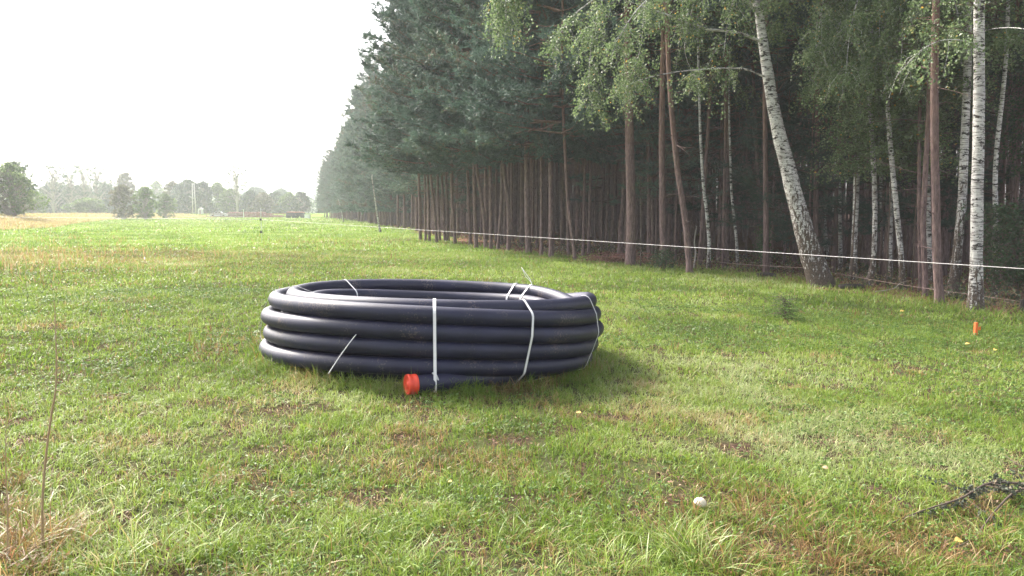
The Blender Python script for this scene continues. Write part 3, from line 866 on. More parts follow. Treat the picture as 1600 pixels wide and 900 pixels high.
# --- front row of pines, traced trunk by trunk: base px, base row, width px, [(px,row)...], label
FRONT = [
 (657, 375, 4.5, [(655, 300)], 'thin pine trunk, first clear bare trunk where the hazy hanging crowns lift off the grass', 1.0),
 (665, 376, 3.6, [(664, 300)], 'thin straight pine trunk second from where the low hanging crowns lift', 1.0),
 (671, 377, 4.0, [(669, 300)], 'thin pine trunk third from where the low hanging crowns lift', 1.0),
 (682, 379, 4.4, [(679, 330), (675, 295)], 'pine curving left with a reddish upper trunk, in the clump of thin far trunks', 1.0),
 (687, 376, 4.0, [(684, 300)], 'thin pine right beside the trunk that curves left and turns reddish', 1.0),
 (695, 377, 4.0, [(691, 290)], 'dark slender pine in the middle of the thin trunk clump', 1.0),
 (700, 377, 4.2, [(697, 280)], 'dark slender pine at the right end of the thin trunk clump', 1.0),
 (711, 381, 5.0, [(708, 335), (706, 290)], 'dark pine trunk standing alone just right of the thin trunk clump', 1.0),
 (735, 382, 5.0, [(733, 330), (731, 275)], 'straight pine just left of the two close trunks with reddish tops', 1.0),
 (744, 387, 6.0, [(742, 330), (741, 265)], 'pine trunk with a reddish fork at the crown, left of the one leaning left', 1.0),
 (759, 388, 5.6, [(756, 340), (751, 300), (746, 270)], 'pine leaning left whose top meets the forked reddish trunk', 1.0),
 (767, 389, 5.2, [(767, 330), (766, 265)], 'straight pine with an even red brown upper trunk', 1.0),
 (778, 390, 4.8, [(781, 350), (784, 300), (784, 260)], 'thin pine bending right as it rises, left of a bent greyish one', 1.0),
 (795, 391, 6.4, [(795, 340), (793, 305), (789, 280)], 'greyish pine whose trunk kinks left under the crown', 1.0),
 (814, 383, 4.0, [(817, 340), (819, 290)], 'thin pine set back just left of the thick straight trunk', 1.0),
 (826, 396, 9.0, [(824, 340), (823, 255)], 'thick straight pine trunk, stoutest of the far front row', 1.0),
 (846, 400, 5.0, [(846, 340), (846, 240)], 'thin pale flecked pine between the thick straight trunk and a ruddy one', 1.0),
 (861, 402, 7.2, [(861, 340), (860, 240)], 'ruddy medium pine with small stubs, second right of the thick straight trunk', 1.0),
 (888, 398, 4.4, [(887, 340), (886, 250)], 'slim pine just behind the slender trunk that leans left', 1.0),
 (898, 407, 5.4, [(894, 370), (889, 330), (885, 280), (882, 220)], 'slender dark pine leaning left at the corner of the brown litter', 1.0),
 (911, 400, 4.6, [(912, 350), (914, 250)], 'slender pine leaning slightly right beyond the left leaning one', 1.0),
 (920, 396, 4.8, [(921, 350), (923, 250)], 'slender pine in the dark gap left of the brushwood pile', 1.0),
 (947, 391, 4.6, [(949, 340), (952, 250)], 'slim dark pine well behind the brushwood pile', 1.0),
 (969, 400, 8.4, [(971, 350), (975, 300), (976, 220)], 'medium pine directly behind the brushwood pile', 1.0),
 (985, 416, 15.5, [(986, 370), (986, 320), (984, 250)], 'very thick pine trunk right of the brushwood pile, biggest in the row', 1.15),
 (1014, 406, 6.0, [(1014, 350), (1013, 250)], 'dark medium pine between the thickest trunk and the scaly one', 1.0),
 (1036, 420, 10.5, [(1036, 370), (1035, 300), (1034, 200)], 'scaly brown pine with an orange patch on its trunk', 1.1),
 (1077, 427, 9.6, [(1075, 390), (1070, 340), (1064, 300), (1058, 260)], 'dark pine leaning left with a bend halfway up its trunk', 1.0),
 (1134, 412, 8.5, [(1135, 350), (1137, 200)], 'stout dark pine set back between two thin birches', 1.0),
 (1122, 408, 5.6, [(1125, 340), (1128, 200)], 'narrow dark pine just left of the stout set back one', 1.0),
 (1191, 412, 6.2, [(1188, 350), (1184, 280), (1176, 100), (1172, 0)], 'tall reddish pine left of the big leaning birch', 1.0),
 (1467, 475, 13.0, [(1464, 400), (1462, 300), (1460, 190), (1461, 60)], 'smooth red brown pine trunk left of the whitest birch', 1.1),
 (1446, 462, 8.5, [(1444, 400), (1443, 330)], 'thin dark pine close on the left of the smooth red brown trunk', 1.0),
 (1437, 455, 5.5, [(1437, 400), (1436, 330)], 'thinnest of the two dark pine stems left of the red brown trunk', 1.0),
]
def front_tree(bx, by, wpx, pts_, label, k, hs, kind='pine'):
    b = ground(bx, by); Yb = b[1]
    H = (15.5 + 2.5 * rng.random()) * (1.0)
    path = [np.array([0, 0, -.15]), np.array([0, 0, .12])]
    for px, py in pts_:
        p = at(px, py, Yb) - b; path.append(p)
    last = path[-1]; prev = path[-2] if len(pts_) > 1 else path[1]
    sl = (last - prev) / max(.1, (last - prev)[2])
    z = last[2]; x0, y0 = last[0], last[1]
    while z < H - .2:
        dz = min(2.2, H - z); z += dz; sl = sl * .6
        x0 += sl[0] * dz + rng.normal(0, .04); y0 += rng.normal(0, .06)
        path.append(np.array([x0, y0, z]))
    P_ = spline(path, 30); P_[0] = path[0]
    hgt = np.clip(P_[:, 2] / H, 0, 1)
    r0 = wpx / 2 * Yb / F
    rad = r0 * (1.02 - .80 * hgt ** 1.15); rad *= 1 + .28 * np.exp(-np.clip(P_[:, 2], 0, 9) / .16)
    return b, Yb, H, P_, rad
for k, (bx, by, w_, pp, lab, sc_) in enumerate(FRONT):
    b, Yb, H, P_, rad = front_tree(bx, by, w_, pp, lab, k, sc_)
    e = empty('pine_tree', b, lab, 'pine tree', 'pines along the edge of the wood')
    trunk_mesh(P_, rad, 12, parent=e, wob=.025, dead=26, dead_to=6.5)
    cx_ = float(np.interp(9.0, P_[:, 2], P_[:, 0])); cy_ = float(np.interp(9.0, P_[:, 2], P_[:, 1]))
    if by < 409 and by > 384 or by < 384:
        pr = EDGE_P[k % 5]
        rz = FIELD_SIDE + rng.normal(0, .35)
    else:
        pr = IN_P[k % 4]; rz = rng.uniform(0, 6.28)
    zl = 0.0
    link_part('limbs', pr[1], e, (cx_ , cy_, zl), rz); link_part('crown', pr[2], e, (cx_, cy_, zl), rz)
    placed.append(b[:2])

# --- receding edge row, two trees deep, hazy with distance
def along_edge(Yv, off):
    i = np.argsort(EDGE[:, 1])
    return float(np.interp(Yv, EDGE[i, 1], EDGE[i, 0])) + off
n_pine = len(FRONT)
Yv = 47.0; far_xy = []
while Yv < 215:
    for row in range(2):
        x = along_edge(Yv, (0.9 if Yv < 80 else 0.4) + row * 2.4 + rng.normal(0, .4)); y = Yv + rng.normal(0, .5)
        far_xy.append((x, y, row))
        placed.append(np.array([x, y]))
    Yv += 2.1 + Yv * .012
for x, y, row in far_xy:
    pr = EDGE_P[int(rng.integers(5))] if y < 75 else FAR_P[int(rng.integers(3))]
    nm = ('hazy pine of the receding edge row, crown hanging low over the field margin' if row == 0
          else 'hazy pine of the second rank behind the receding edge row')
    pine_copy(pr, x, y, FIELD_SIDE + rng.normal(0, .5), float(rng.uniform(.9, 1.06)) * float(np.interp(y, [45, 70, 82, 96, 120, 150, 200], [.80, .84, .98, 1.2, 1.12, .96, .82])), nm, 'pines of the receding edge' if row == 0 else 'second rank pines of the receding edge', float(rng.uniform(.8, 1.1)))
    n_pine += 1

# --- trees inside the wood
cand = []
for i in range(0, 32):
    for j in range(0, 170):
        yb = 5 + j * 1.6 + rng.normal(0, .4); w = 1.6 + i * 1.6 + rng.normal(0, .4)
        x = along_edge(yb, 0) + w * 1.06
        if w > 38 + (14 if yb > 70 else 0): continue
        cand.append((x, yb))
cand = np.array(cand)
wd = wood_dist(cand[:, 0], cand[:, 1])
cand = cand[(wd > 1.4) & (cand[:, 1] > -5)]
PL = np.array(placed)
dm = np.min(np.hypot(cand[:, None, 0] - PL[None, :, 0], cand[:, None, 1] - PL[None, :, 1]), 1)
cand = cand[dm > 0.9]
ang = np.degrees(np.arctan2(cand[:, 0], cand[:, 1])); dist = np.hypot(cand[:, 0], cand[:, 1])
inview = (ang < 33.5) & (cand[:, 1] > 3)
BIRCH_KEEP = [ground(a, b)[:2] for a, b in ((1283, 447), (1524, 487), (1488, 463), (1410, 452), (1360, 446), (1333, 438), (1553, 462), (1456, 440))]
ok = np.array([min(np.hypot(*(c - b)) for b in BIRCH_KEEP) > 1.1 for c in cand])
# keep the mixed birch corner a little more open near the grass
wdc = wood_dist(cand[:, 0], cand[:, 1])
ok &= ~((cand[:, 0] > 4) & (cand[:, 1] < 22) & (wdc < 3.5))
score = np.where(inview & ok, dist + 0.9 * wdc, 1e9)
order = np.argsort(score)
n_in = 298 - n_pine
pick = order[:n_in]
for i in pick:
    x, y = cand[i]
    pr = IN_P[int(rng.integers(4))]
    pine_copy(pr, float(x), float(y), float(rng.uniform(0, 6.28)), float(rng.uniform(.85, 1.1)), 'slender dark pine standing inside the wood behind the front trunks', 'pines inside the wood', float(rng.uniform(.5, 1.05)), (float(rng.normal(0, .018)), float(rng.normal(0, .018))))
rest = np.setdiff1d(np.where(ok)[0], pick)
# the deep wood as one mass: trunks and coarse crowns
mbw = MB(); LV, LT, LA, ln = [], [], [], 0
for i in rest:
    x, y = cand[i]
    if not (ang[i] < 40 and y > -3): continue
    z0 = float(terrain(x, y)); H = rng.uniform(14, 17)
    lx, ly = rng.normal(0, .35, 2)
    r0 = rng.uniform(.05, .11)
    mbw.tube([(x, y, z0 - .1), (x + lx * .4, y + ly * .4, z0 + H * .4), (x + lx, y + ly, z0 + H)], [r0, r0 * .8, .03], 6, cap=False)
    nc = 110 if dist[i] < 90 else 80
    f = rng.random(nc); rad_ = 2.1 * (1 - .65 * f) * np.sqrt(rng.random(nc)); az = rng.uniform(0, 6.28, nc)
    C = np.stack([x + lx + rad_ * np.cos(az), y + ly + rad_ * np.sin(az), z0 + H * (.5 + .5 * f)], 1)
    V_, T_, t_ = leaves(C, .62, rng, flat=.3)
    LV.append(V_); LT.append(T_ + ln); LA.append(t_); ln += len(V_)
dw = empty('deep_wood', (0, 0, 0)); tag(dw, 'dark mass of trunks and crowns deep in the wood behind the nearer trees', 'wood', kind='stuff')
mbw.build('trunks', M['pine_bark'], dw, True)
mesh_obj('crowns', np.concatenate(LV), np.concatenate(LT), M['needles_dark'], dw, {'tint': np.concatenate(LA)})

# ------------------------------------------------------------------ birches
def birch(bx, by, wpx, pts_, label, H=13.0, rough_k=.12, leafy=True, limbs=None, group='white stemmed birches', twig_n=70, leaf=.055, crown_low=3.4, seed=0, taper=.75, crown_r=1.8, widths=None):
    g = np.random.default_rng(500 + seed)
    b = ground(bx, by); Yb = b[1]
    path = [np.array([0, 0, -.15]), np.array([0, 0, .05])]
    for px, py in pts_: path.append(at(px, py, Yb) - b)
    last, prev = path[-1], path[-2]
    sl = (last - prev) / max(.1, (last - prev)[2]); z = last[2]; x0, y0 = last[0], last[1]
    while z < H - .2:
        dz = min(2.0, H - z); z += dz; sl = sl * .75; x0 += sl[0] * dz + g.normal(0, .08); y0 += g.normal(0, .1); path.append(np.array([x0, y0, z]))
    P_ = spline(path, 40); P_[0] = path[0]
    r0 = wpx / 2 * Yb / F; hg = np.clip(P_[:, 2] / H, 0, 1)
    rad = r0 * (1 - taper * hg ** .85) ; rad *= 1 + .30 * np.exp(-np.clip(P_[:, 2], 0, 9) / .25)
    if widths:
        wz = [(float(at(bx, row, Yb)[2] - b[2]), w_ / 2 * Yb / F) for row, w_ in widths]; wz.sort()
        zz_ = [w_[0] for w_ in wz] + [H]; rr2 = [w_[1] for w_ in wz] + [.03]
        rad = np.interp(P_[:, 2], zz_, rr2) * (1 + .22 * np.exp(-np.clip(P_[:, 2], 0, 9) / .2))
    e = empty('birch_tree', b, label, 'birch tree', group)
    trunk_mesh(P_, rad, 16, parent=e, wob=.03, rough_k=rough_k, mat='birch_bark')
    lim = MB(); LC = []; LTn = []
    paths = []
    for L in (limbs or []):
        pp = np.array([at(a_, b_, Y_) - b for a_, b_, Y_ in L[0]]); pp = spline(pp, 14); paths.append((pp, L[1], L[2]))
    zz = crown_low
    while leafy and zz < H - .5:
        az = g.uniform(0, 6.28); Ln = crown_r * (1.1 - .7 * zz / H) * g.uniform(.6, 1.3)
        o = np.array([np.interp(zz, P_[:, 2], P_[:, 0]), np.interp(zz, P_[:, 2], P_[:, 1]), zz])
        t = np.linspace(0, 1, 8)[:, None]
        pp = o + np.array([math.cos(az), math.sin(az), .55]) * Ln * t - np.array([0, 0, .35]) * Ln * t ** 2 + g.normal(0, .04, (8, 3)) * t
        paths.append((pp, .018, 1.0)); zz += g.uniform(.22, .5)
    lim_all = lim; nl_ex = len(limbs or [])
    for kp, (pp, r_, dn) in enumerate(paths):
        lim = MB() if kp < nl_ex else lim_all
        lim.tube(pp, np.linspace(r_, r_ * .25, len(pp)), 6, cap=False)
        Lp = np.linalg.norm(np.diff(pp, axis=0), axis=1).sum(); cen = g.uniform(.2, 1.0, max(2, int(Lp * 2.2)))
        for q in range(int(dn * twig_n * Lp / 2.2)):
            t0 = float(np.clip(g.normal(cen[g.integers(len(cen))], .05), .12, 1.0)); i0 = t0 * (len(pp) - 1); i = min(int(i0), len(pp) - 2); o = pp[i] + (pp[i + 1] - pp[i]) * (i0 - i)
            d = g.normal(size=3) * [1, 1, .3]; d = d / np.linalg.norm(d)
            Lt = g.uniform(.35, 1.15)
            t = np.linspace(0, 1, 5)[:, None]
            tw = o + d * Lt * .55 * t ** .8 + np.array([0, 0, -1.0]) * Lt * g.uniform(.35, .8) * t ** 1.7 + g.normal(0, .015, (5, 3))
            if q % 3 == 0: lim.tube(tw, np.linspace(.0045, .0018, 5), 3, cap=False)
            nl = int(Lt / .032)
            tt = g.uniform(.15, 1, nl)
            c = np.stack([np.interp(tt, t[:, 0], tw[:, i_]) for i_ in range(3)], 1) + g.normal(0, .045, (nl, 3))
            LC.append(c); LTn.append(np.clip(g.normal(.45, .12) + g.normal(0, .2, nl), 0, .94) + (g.random(nl) < .012) * .6)
        if kp < nl_ex:
            o_ = lim.build('limb', M['birch_bark'], e, True)
            a_ = o_.data.attributes.new('rough_k', 'FLOAT', 'POINT'); a_.data.foreach_set('value', np.full(len(o_.data.vertices), .5, np.float32))
    if lim_all.V: lim_all.build('limbs', M['twig'], e, True)
    if LC:
        V_, T_, t_ = leaves(np.concatenate(LC), leaf, g, np.clip(np.concatenate(LTn), 0, 1), flat=.1)
        mesh_obj('crown', V_, T_, M['birch_leaf'], e, {'tint': t_})
    return e

YB = ground(1283, 447)[1]
birch(1283, 447, 37, [(1268, 400), (1251, 340), (1233, 270), (1215, 200), (1204, 140), (1193, 70), (1186, 20), (1180, -30)],
      'big birch leaning left with a thick furrowed dark and white trunk', 14, .075, seed=1, crown_low=6.0, taper=.72, widths=[(447, 36), (409, 34), (360, 29), (307, 25), (204, 20), (51, 14)], twig_n=48, leaf=.058,
      limbs=[([(1192, 66, YB), (1150, 50, YB - .2), (1100, 45, YB - .3), (1040, 22, YB - .4), (975, 0, YB - .5), (900, -45, YB - .6), (850, -60, YB - .7)], .036, .8),
             ([(1198, 122, YB), (1165, 108, YB - .1), (1120, 107, YB - .2), (1060, 112, YB - .4), (1010, 122, YB - .5), (980, 133, YB - .6)], .026, .45),
             ([(1185, 10, YB), (1120, -60, YB - .3), (1020, -90, YB - .8), (900, -95, YB - 1.2), (800, -30, YB - 1.6), (790, 40, YB - 1.7)], .045, 1.1),
             ([(1187, 20, YB), (1130, -20, YB - .9), (1060, -30, YB - 1.4), (1000, 10, YB - 1.8), (960, 70, YB - 2.0)], .03, 1.1),
             ([(1120, -60, YB - .3), (1040, -50, YB + .6), (960, -20, YB + .9), (890, 30, YB + 1.0), (860, 90, YB + 1.0)], .03, 1.2),
             ([(1020, -90, YB - .8), (960, -40, YB - .3), (930, 40, YB - .1), (920, 120, YB), (925, 170, YB)], .02, 1.3),
             ([(1050, -60, YB - .3), (1010, 0, YB + .3), (1000, 80, YB + .5), (970, 150, YB + .6)], .02, 1.2),
             ([(1100, -40, YB - .2), (1080, 20, YB + .5), (1070, 80, YB + .9), (1090, 130, YB + 1.2)], .02, 1.0),
             ([(1186, 30, YB), (1160, -20, YB - .8), (1140, 20, YB - 1.0), (1130, 90, YB - 1.1)], .016, .7)])
birch(1524, 485, 29, [(1526, 400), (1527, 300), (1529, 200), (1530, 100), (1530, 0)], 'clean white birch nearest the orange stake, whitest and straightest of all', 14, .22, seed=2, crown_low=5.0, taper=.55, widths=[(485, 23), (470, 22), (400, 17.5), (200, 16.5), (0, 14.5)], twig_n=40,
      limbs=[([(1531, 50, ground(1524, 485)[1]), (1560, 44, ground(1524, 485)[1] - .2), (1600, 45, 12.5), (1650, 60, 12.3)], .012, .0),
             ([(1530, 68, 13.0), (1480, 62, 12.8), (1440, 78, 12.6), (1400, 120, 12.4)], .010, .5)])
birch(1488, 462, 17, [(1493, 420), (1500, 350), (1504, 300), (1508, 200), (1512, 100), (1514, 0)], 'rough barked birch leaning right, just left of the whitest one', 13, .075, seed=3, crown_low=5.2, widths=[(462, 20), (440, 16), (400, 13.5), (200, 12)], twig_n=40)
Y4 = ground(1410, 452)[1]; Y5 = ground(1357, 446)[1]; Y6 = ground(1333, 437)[1]
birch(1410, 452, 10.5, [(1408, 400), (1403, 350), (1397, 290), (1390, 210), (1385, 130), (1378, 0)], 'thin birch with a slight left bow, second left of the red brown pine', 12, .14, limbs=[([(1379, 10, Y4), (1395, -60, Y4 - .8), (1430, -20, Y4 - 1.5), (1450, 70, Y4 - 1.9)], .018, 1.8), ([(1383, 60, Y4), (1400, 0, Y4 - .9), (1410, 50, Y4 - 1.4), (1405, 130, Y4 - 1.7)], .016, 1.6), ([(1378, -10, Y4), (1440, -60, Y4 - 1.0), (1490, 0, Y4 - 1.8), (1500, 60, Y4 - 2.0)], .016, 1.6)], seed=4, crown_low=4.2, widths=[(452, 11), (420, 8.5), (200, 7), (0, 5)], twig_n=60)
birch(1357, 446, 11, [(1364, 415), (1367, 350), (1366, 280), (1362, 210), (1358, 100)], 'birch whose foot bends out left, between two thin straight birches', 12, .12, limbs=[([(1358, 60, Y5), (1350, -20, Y5 - .9), (1330, 40, Y5 - 1.6), (1320, 130, Y5 - 1.9)], .018, 1.8), ([(1357, 20, Y5), (1370, -50, Y5 - .8), (1375, 20, Y5 - 1.6), (1370, 110, Y5 - 1.8)], .016, 1.6)], seed=5, crown_low=4.4, widths=[(446, 13), (425, 9), (400, 7.5), (200, 7)], twig_n=60)
birch(1333, 437, 11.5, [(1334, 400), (1337, 330), (1339, 250), (1340, 180), (1341, 60)], 'straight black banded birch right of the big leaning one', 13, .13, limbs=[([(1341, 10, Y6), (1320, -70, Y6 - 1.0), (1290, -10, Y6 - 2.2), (1275, 80, Y6 - 2.8)], .020, 1.8), ([(1341, 60, Y6), (1330, 0, Y6 - 1.2), (1305, 60, Y6 - 2.2), (1295, 140, Y6 - 2.6)], .018, 1.8), ([(1341, -10, Y6), (1365, -80, Y6 - 1.4), (1400, -30, Y6 - 2.6), (1430, 40, Y6 - 3.0)], .018, 1.6)], seed=6, crown_low=4.6, widths=[(437, 13), (400, 9.5), (200, 8)], twig_n=60)
birch(1291, 405, 7.5, [(1288, 350), (1284, 290), (1277, 220), (1265, 120), (1250, 20)], 'slim birch rising behind the big leaning one, tilted left', 13, .5, seed=7, crown_low=6.0, twig_n=24)
birch(1553, 462, 9, [(1556, 420), (1556, 350), (1556, 250)], 'thin greyish birch to the right of the whitest one', 12, .1, seed=8, crown_low=4.2, twig_n=40)
birch(1454, 440, 8, [(1452, 400), (1451, 340), (1449, 250), (1446, 150)], 'faint thin birch behind the left side of the red brown pine', 12, .25, seed=9, crown_low=4.8, twig_n=40)
birch(1313, 422, 6.0, [(1313, 380), (1312, 300), (1310, 200)], 'thin spindly birch between the leaning one and the black banded one', 12, .35, seed=10, crown_low=6, twig_n=20)
birch(1107, 420, 6.0, [(1108, 380), (1104, 330), (1100, 300), (1097, 260), (1094, 200), (1092, 120)], 'slender crooked birch left of the stout set back pine', 12, .4, seed=11, crown_low=5.5, twig_n=30)
birch(1152, 418, 4.6, [(1151, 380), (1147, 340), (1143, 300), (1141, 240), (1139, 150)], 'spindly birch with a kink, midway to the leaning birch', 11, .4, seed=12, crown_low=5.0, twig_n=30)
birch(1377, 425, 6, [(1378, 380), (1377, 300), (1374, 200)], 'faint birch stem deep between the two bowed birches', 12, .35, seed=13, crown_low=6, twig_n=20)
birch(594, 363, 3.6, [(591, 345), (588, 325)], 'pale birch stem leaning left under the hazy low crowns of the edge', 4.2, .6, seed=14, leafy=False)
birch(537, 347.5, 2.4, [(536, 342), (535, 338)], 'tiny pale birch stem far along the hazy edge of the wood', 3.4, .6, seed=15, leafy=False)
birch(1390, 436, 7, [(1391, 380), (1393, 300), (1392, 200)], 'thin birch in shade right behind the bowed one', 12, .3, seed=16, crown_low=4.4, twig_n=50)

# leafy hazel-like saplings filling the shade between the birches
def sapling(px, py, hgt, rad_, label, mat='birch_leaf', leaf=.06, n_tw=70, seed=0, low=.35, name='leafy_sapling', cat='sapling', lean=(0, 0)):
    g = np.random.default_rng(800 + seed); b = ground(px, py)
    e = empty(name, b, label, cat)
    mb = MB(); t = np.linspace(0, 1, 8)[:, None]
    st = np.array([0, 0, 1.0]) * hgt * t + np.array([lean[0], lean[1], 0]) * t ** 1.5 + g.normal(0, .03, (8, 3)) * t
    mb.tube(st, np.linspace(.02, .006, 8), 6)
    C = []; Tn = []; br = MB()
    for q in range(n_tw):
        z = g.uniform(low, 1); i0 = z * 7; i = min(int(i0), 6); o = st[i] + (st[i + 1] - st[i]) * (i0 - i)
        az = g.uniform(0, 6.28); L = rad_ * g.uniform(.3, 1.1)
        d = np.array([math.cos(az), math.sin(az), g.uniform(.0, .6)])
        tt_ = np.linspace(0, 1, 4)[:, None]; tw = o + d * L * tt_ - np.array([0, 0, .35]) * L * tt_ ** 2
        br.tube(tw, np.linspace(.006, .002, 4), 3, cap=False)
        nl = int(L / .022); u = g.uniform(.1, 1, nl)
        C.append(np.stack([np.interp(u, tt_[:, 0], tw[:, k_]) for k_ in range(3)], 1) + g.normal(0, .06, (nl, 3))); Tn.append(np.clip(g.normal(.4, .22, nl), 0, .93) + (g.random(nl) < .02) * .6)
    mb.build('stem', M['twig'], e, True); br.build('twigs', M['twig'], e, True)
    V_, T_, t_ = leaves(np.concatenate(C), leaf, g, np.clip(np.concatenate(Tn), 0, 1), flat=.3)
    mesh_obj('foliage', V_, T_, M[mat], e, {'tint': t_}); return e
sapling(1330, 442, 5.2, 1.3, 'leafy sapling between the big leaning birch and the black banded one, bright leaves above', n_tw=230, seed=1, low=.52)
sapling(1425, 450, 5.4, 1.4, 'leafy sapling with some yellow leaves left of the red brown pine', n_tw=260, seed=2, low=.48)
sapling(1385, 448, 5.6, 1.3, 'tall leafy sapling behind the bowed birches with orange tinged leaves', n_tw=240, seed=3, low=.55)
sapling(1590, 470, 2.0, .85, 'low dark leafy shrub at the right border beyond the whitest birch', 'shrub_leaf', n_tw=170, seed=4, low=.15, name='shrub', cat='shrub', lean=(-.35, 0))
sapling(1610, 455, 5.4, 1.3, 'tall dark leafy sapling at the right border of the photo', 'shrub_leaf', n_tw=220, seed=5, low=.5)
sapling(1193, 424, 1.2, .35, 'small ivy green shrub by the foot of the tall reddish pine', 'shrub_leaf', n_tw=70, seed=6, low=.1, name='shrub', cat='shrub')
sapling(1225, 500, .38, .30, 'bushy grey green weed clump standing out of the grass in front of the leaning birch', 'clover', leaf=.03, n_tw=80, seed=7, low=.05, name='weed_clump', cat='weed')
sapling(1001, 418, 2.6, .25, 'thin bare sapling right against the thickest pine', 'shrub_leaf', leaf=.05, n_tw=8, seed=8, low=.6)
sapling(1035, 421, .5, .5, 'low bramble at the foot of the scaly pine', 'shrub_leaf', leaf=.05, n_tw=60, seed=9, low=.05, name='bramble', cat='bramble')

# young shade pines: soft dark foliage between the trunks at the right
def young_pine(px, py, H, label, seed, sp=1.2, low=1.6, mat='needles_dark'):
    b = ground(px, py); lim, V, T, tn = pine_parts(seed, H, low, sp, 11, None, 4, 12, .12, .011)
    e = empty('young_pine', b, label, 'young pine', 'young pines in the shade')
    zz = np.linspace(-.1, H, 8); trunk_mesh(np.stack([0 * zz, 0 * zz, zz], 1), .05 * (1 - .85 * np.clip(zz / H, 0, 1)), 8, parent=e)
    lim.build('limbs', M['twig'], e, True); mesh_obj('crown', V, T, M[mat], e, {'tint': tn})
young_pine(1205, 422, 6.5, 'young dark pine filling the gap left of the big leaning birch', 901, 1.5, 1.3)
young_pine(1262, 425, 6.0, 'young dark pine directly behind the foot of the big leaning birch', 902, 1.3, 1.0)
young_pine(1420, 432, 6.5, 'young dark pine with feathery boughs between thin birches and the red brown pine', 903, 1.8, 1.5)
young_pine(1375, 430, 6.0, 'young dark pine behind the bowed birches', 904, 1.5, 1.6)
young_pine(1560, 440, 6.5, 'young dark pine beyond the whitest birch at the right', 905, 1.8, 1.8)
young_pine(1500, 430, 6.5, 'young dark pine behind the rough barked birch', 906, 1.5, 2.0)
young_pine(1025, 405, 6.0, 'young pine with soft green boughs between the thickest and the scaly pine', 907, 1.7, 2.4, 'needles')
young_pine(1055, 408, 6.5, 'young pine with soft green boughs left of the bent dark pine', 908, 1.6, 2.2, 'needles')
young_pine(1150, 402, 6.5, 'young dark pine behind the stout set back pine', 910, 1.8, 1.4)
young_pine(1100, 405, 6.0, 'young dark pine between the bent pine and the crooked birch', 911, 1.6, 1.8)
young_pine(1225, 410, 6.5, 'young dark pine deeper in, right of the tall reddish pine', 912, 1.7, 1.2)
young_pine(940, 392, 5.5, 'young pine with soft boughs in the gap behind the brushwood pile', 913, 1.3, 2.0, 'needles')
young_pine(1320, 412, 6.5, 'young dark pine behind the spindly birch and the black banded one', 914, 1.8, 1.4)
young_pine(1480, 415, 7.0, 'young dark pine far behind the rough barked birch', 915, 2.0, 1.5)
young_pine(715, 372, 4.2, 'small dark young pine in the gap of the far front row', 909, 1.2, 1.6)

# ------------------------------------------------------------------ brushwood pile and forest-floor bits
b = ground(965, 410)
e = empty('brushwood_pile', b, 'heap of reddish brown brushwood left of the thickest pine', 'brushwood')
mb = MB()
for k in range(130):
    c = np.array([float(np.clip(rng.normal(0, .5), -.9, .9)), float(np.clip(rng.normal(0, .25), -.45, .45)), abs(rng.normal(0, .12)) + .03]); a = rng.uniform(0, 3.14); L = rng.uniform(.35, .8)
    d = np.array([math.cos(a), math.sin(a) * .6, rng.normal(0, .28)])
    mb.tube([c - d * L / 2, c + rng.normal(0, .03, 3), c + d * L / 2], [.008, .009, .004], 4)
V_, T_, t_ = leaves(np.stack([rng.normal(0, .9, 700), rng.normal(0, .4, 700), np.abs(rng.normal(0, .10, 700)) + .02], 1), .06, rng, flat=.4)
mb.build('sticks', M['red_brown'], e); mesh_obj('dead_leaves', V_, T_, M['litter'], e, {'tint': t_})

n = 9000                       # low woody undergrowth inside the margin of the wood
t = rng.uniform(3, 13.2, n); i = t.astype(int); f = (t - i)[:, None]
E = EDGE[i] * (1 - f) + EDGE[np.minimum(i + 1, len(EDGE) - 1)] * f
x = E[:, 0] + rng.uniform(.2, 5.5, n); y = E[:, 1] + rng.uniform(0, 4, n)
k = (wood_dist(x, y) > .3) & (fbm(x, y, .7, 201, 3) > .50 + .16 * (x > 5.5))
x, y = x[k], y[k]
C = np.stack([x, y, terrain(x, y)], 1)
C = np.repeat(C, 3, 0) + np.abs(rng.normal(0, .16, (len(x) * 3, 3))) * [rng.choice([-1, 1]), 1, 1.1]
V_, T_, t_ = leaves(C, .075, rng, flat=.2)
M['under'] = leafmat('undergrowth', [(0, (0.04, 0.05, 0.03)), (0.5, (0.07, 0.09, 0.04)), (0.75, (0.16, 0.12, 0.08)), (1, (0.26, 0.19, 0.12))], 0.7, 0.25)
tag(mesh_obj('undergrowth', V_, T_, M['under'], None, {'tint': t_}), 'low brambles and withered leaves along the foot of the pines', 'undergrowth', kind='stuff')

def stick(name, pts3, r, mat, label, cat, group=None):
    mb = MB(); mb.tube(spline(pts3, 14), np.linspace(r[0], r[1], 14), 7, wob=.05)
    o = mb.build(name, M[mat], None, True); return tag(o, label, cat, group)
b = ground(1395, 458)
stick('fallen_stick', [b + [-.35, .1, .02], b + [0, 0, .10], b + [.15, 0, .22], b + [.35, .05, .28]], (.012, .004), 'far_bark', 'pale forked stick lying on the litter below the bowed birches', 'stick')
b = ground(1335, 452)
stick('log', [b + [-.35, 0, .05], b + [0, .05, .07], b + [.3, .2, .05]], (.07, .05), 'wood_dark', 'short dark rotten log right of the leaning birch foot', 'log')
b = ground(1198, 434)
stick('log', [b + [-.25, 0, .06], b + [0, .05, .08], b + [.25, .1, .05]], (.07, .06), 'wood_dark', 'dark stump piece left of the leaning birch near the grass edge', 'log')
b = ground(1084, 419)
stick('dead_sapling', [b, b + [.05, 0, .45], b + [.0, 0, .8], b + [.06, 0, 1.25]], (.028, .014), 'far_bark', 'pale broken dead sapling right of the bent dark pine', 'sapling')

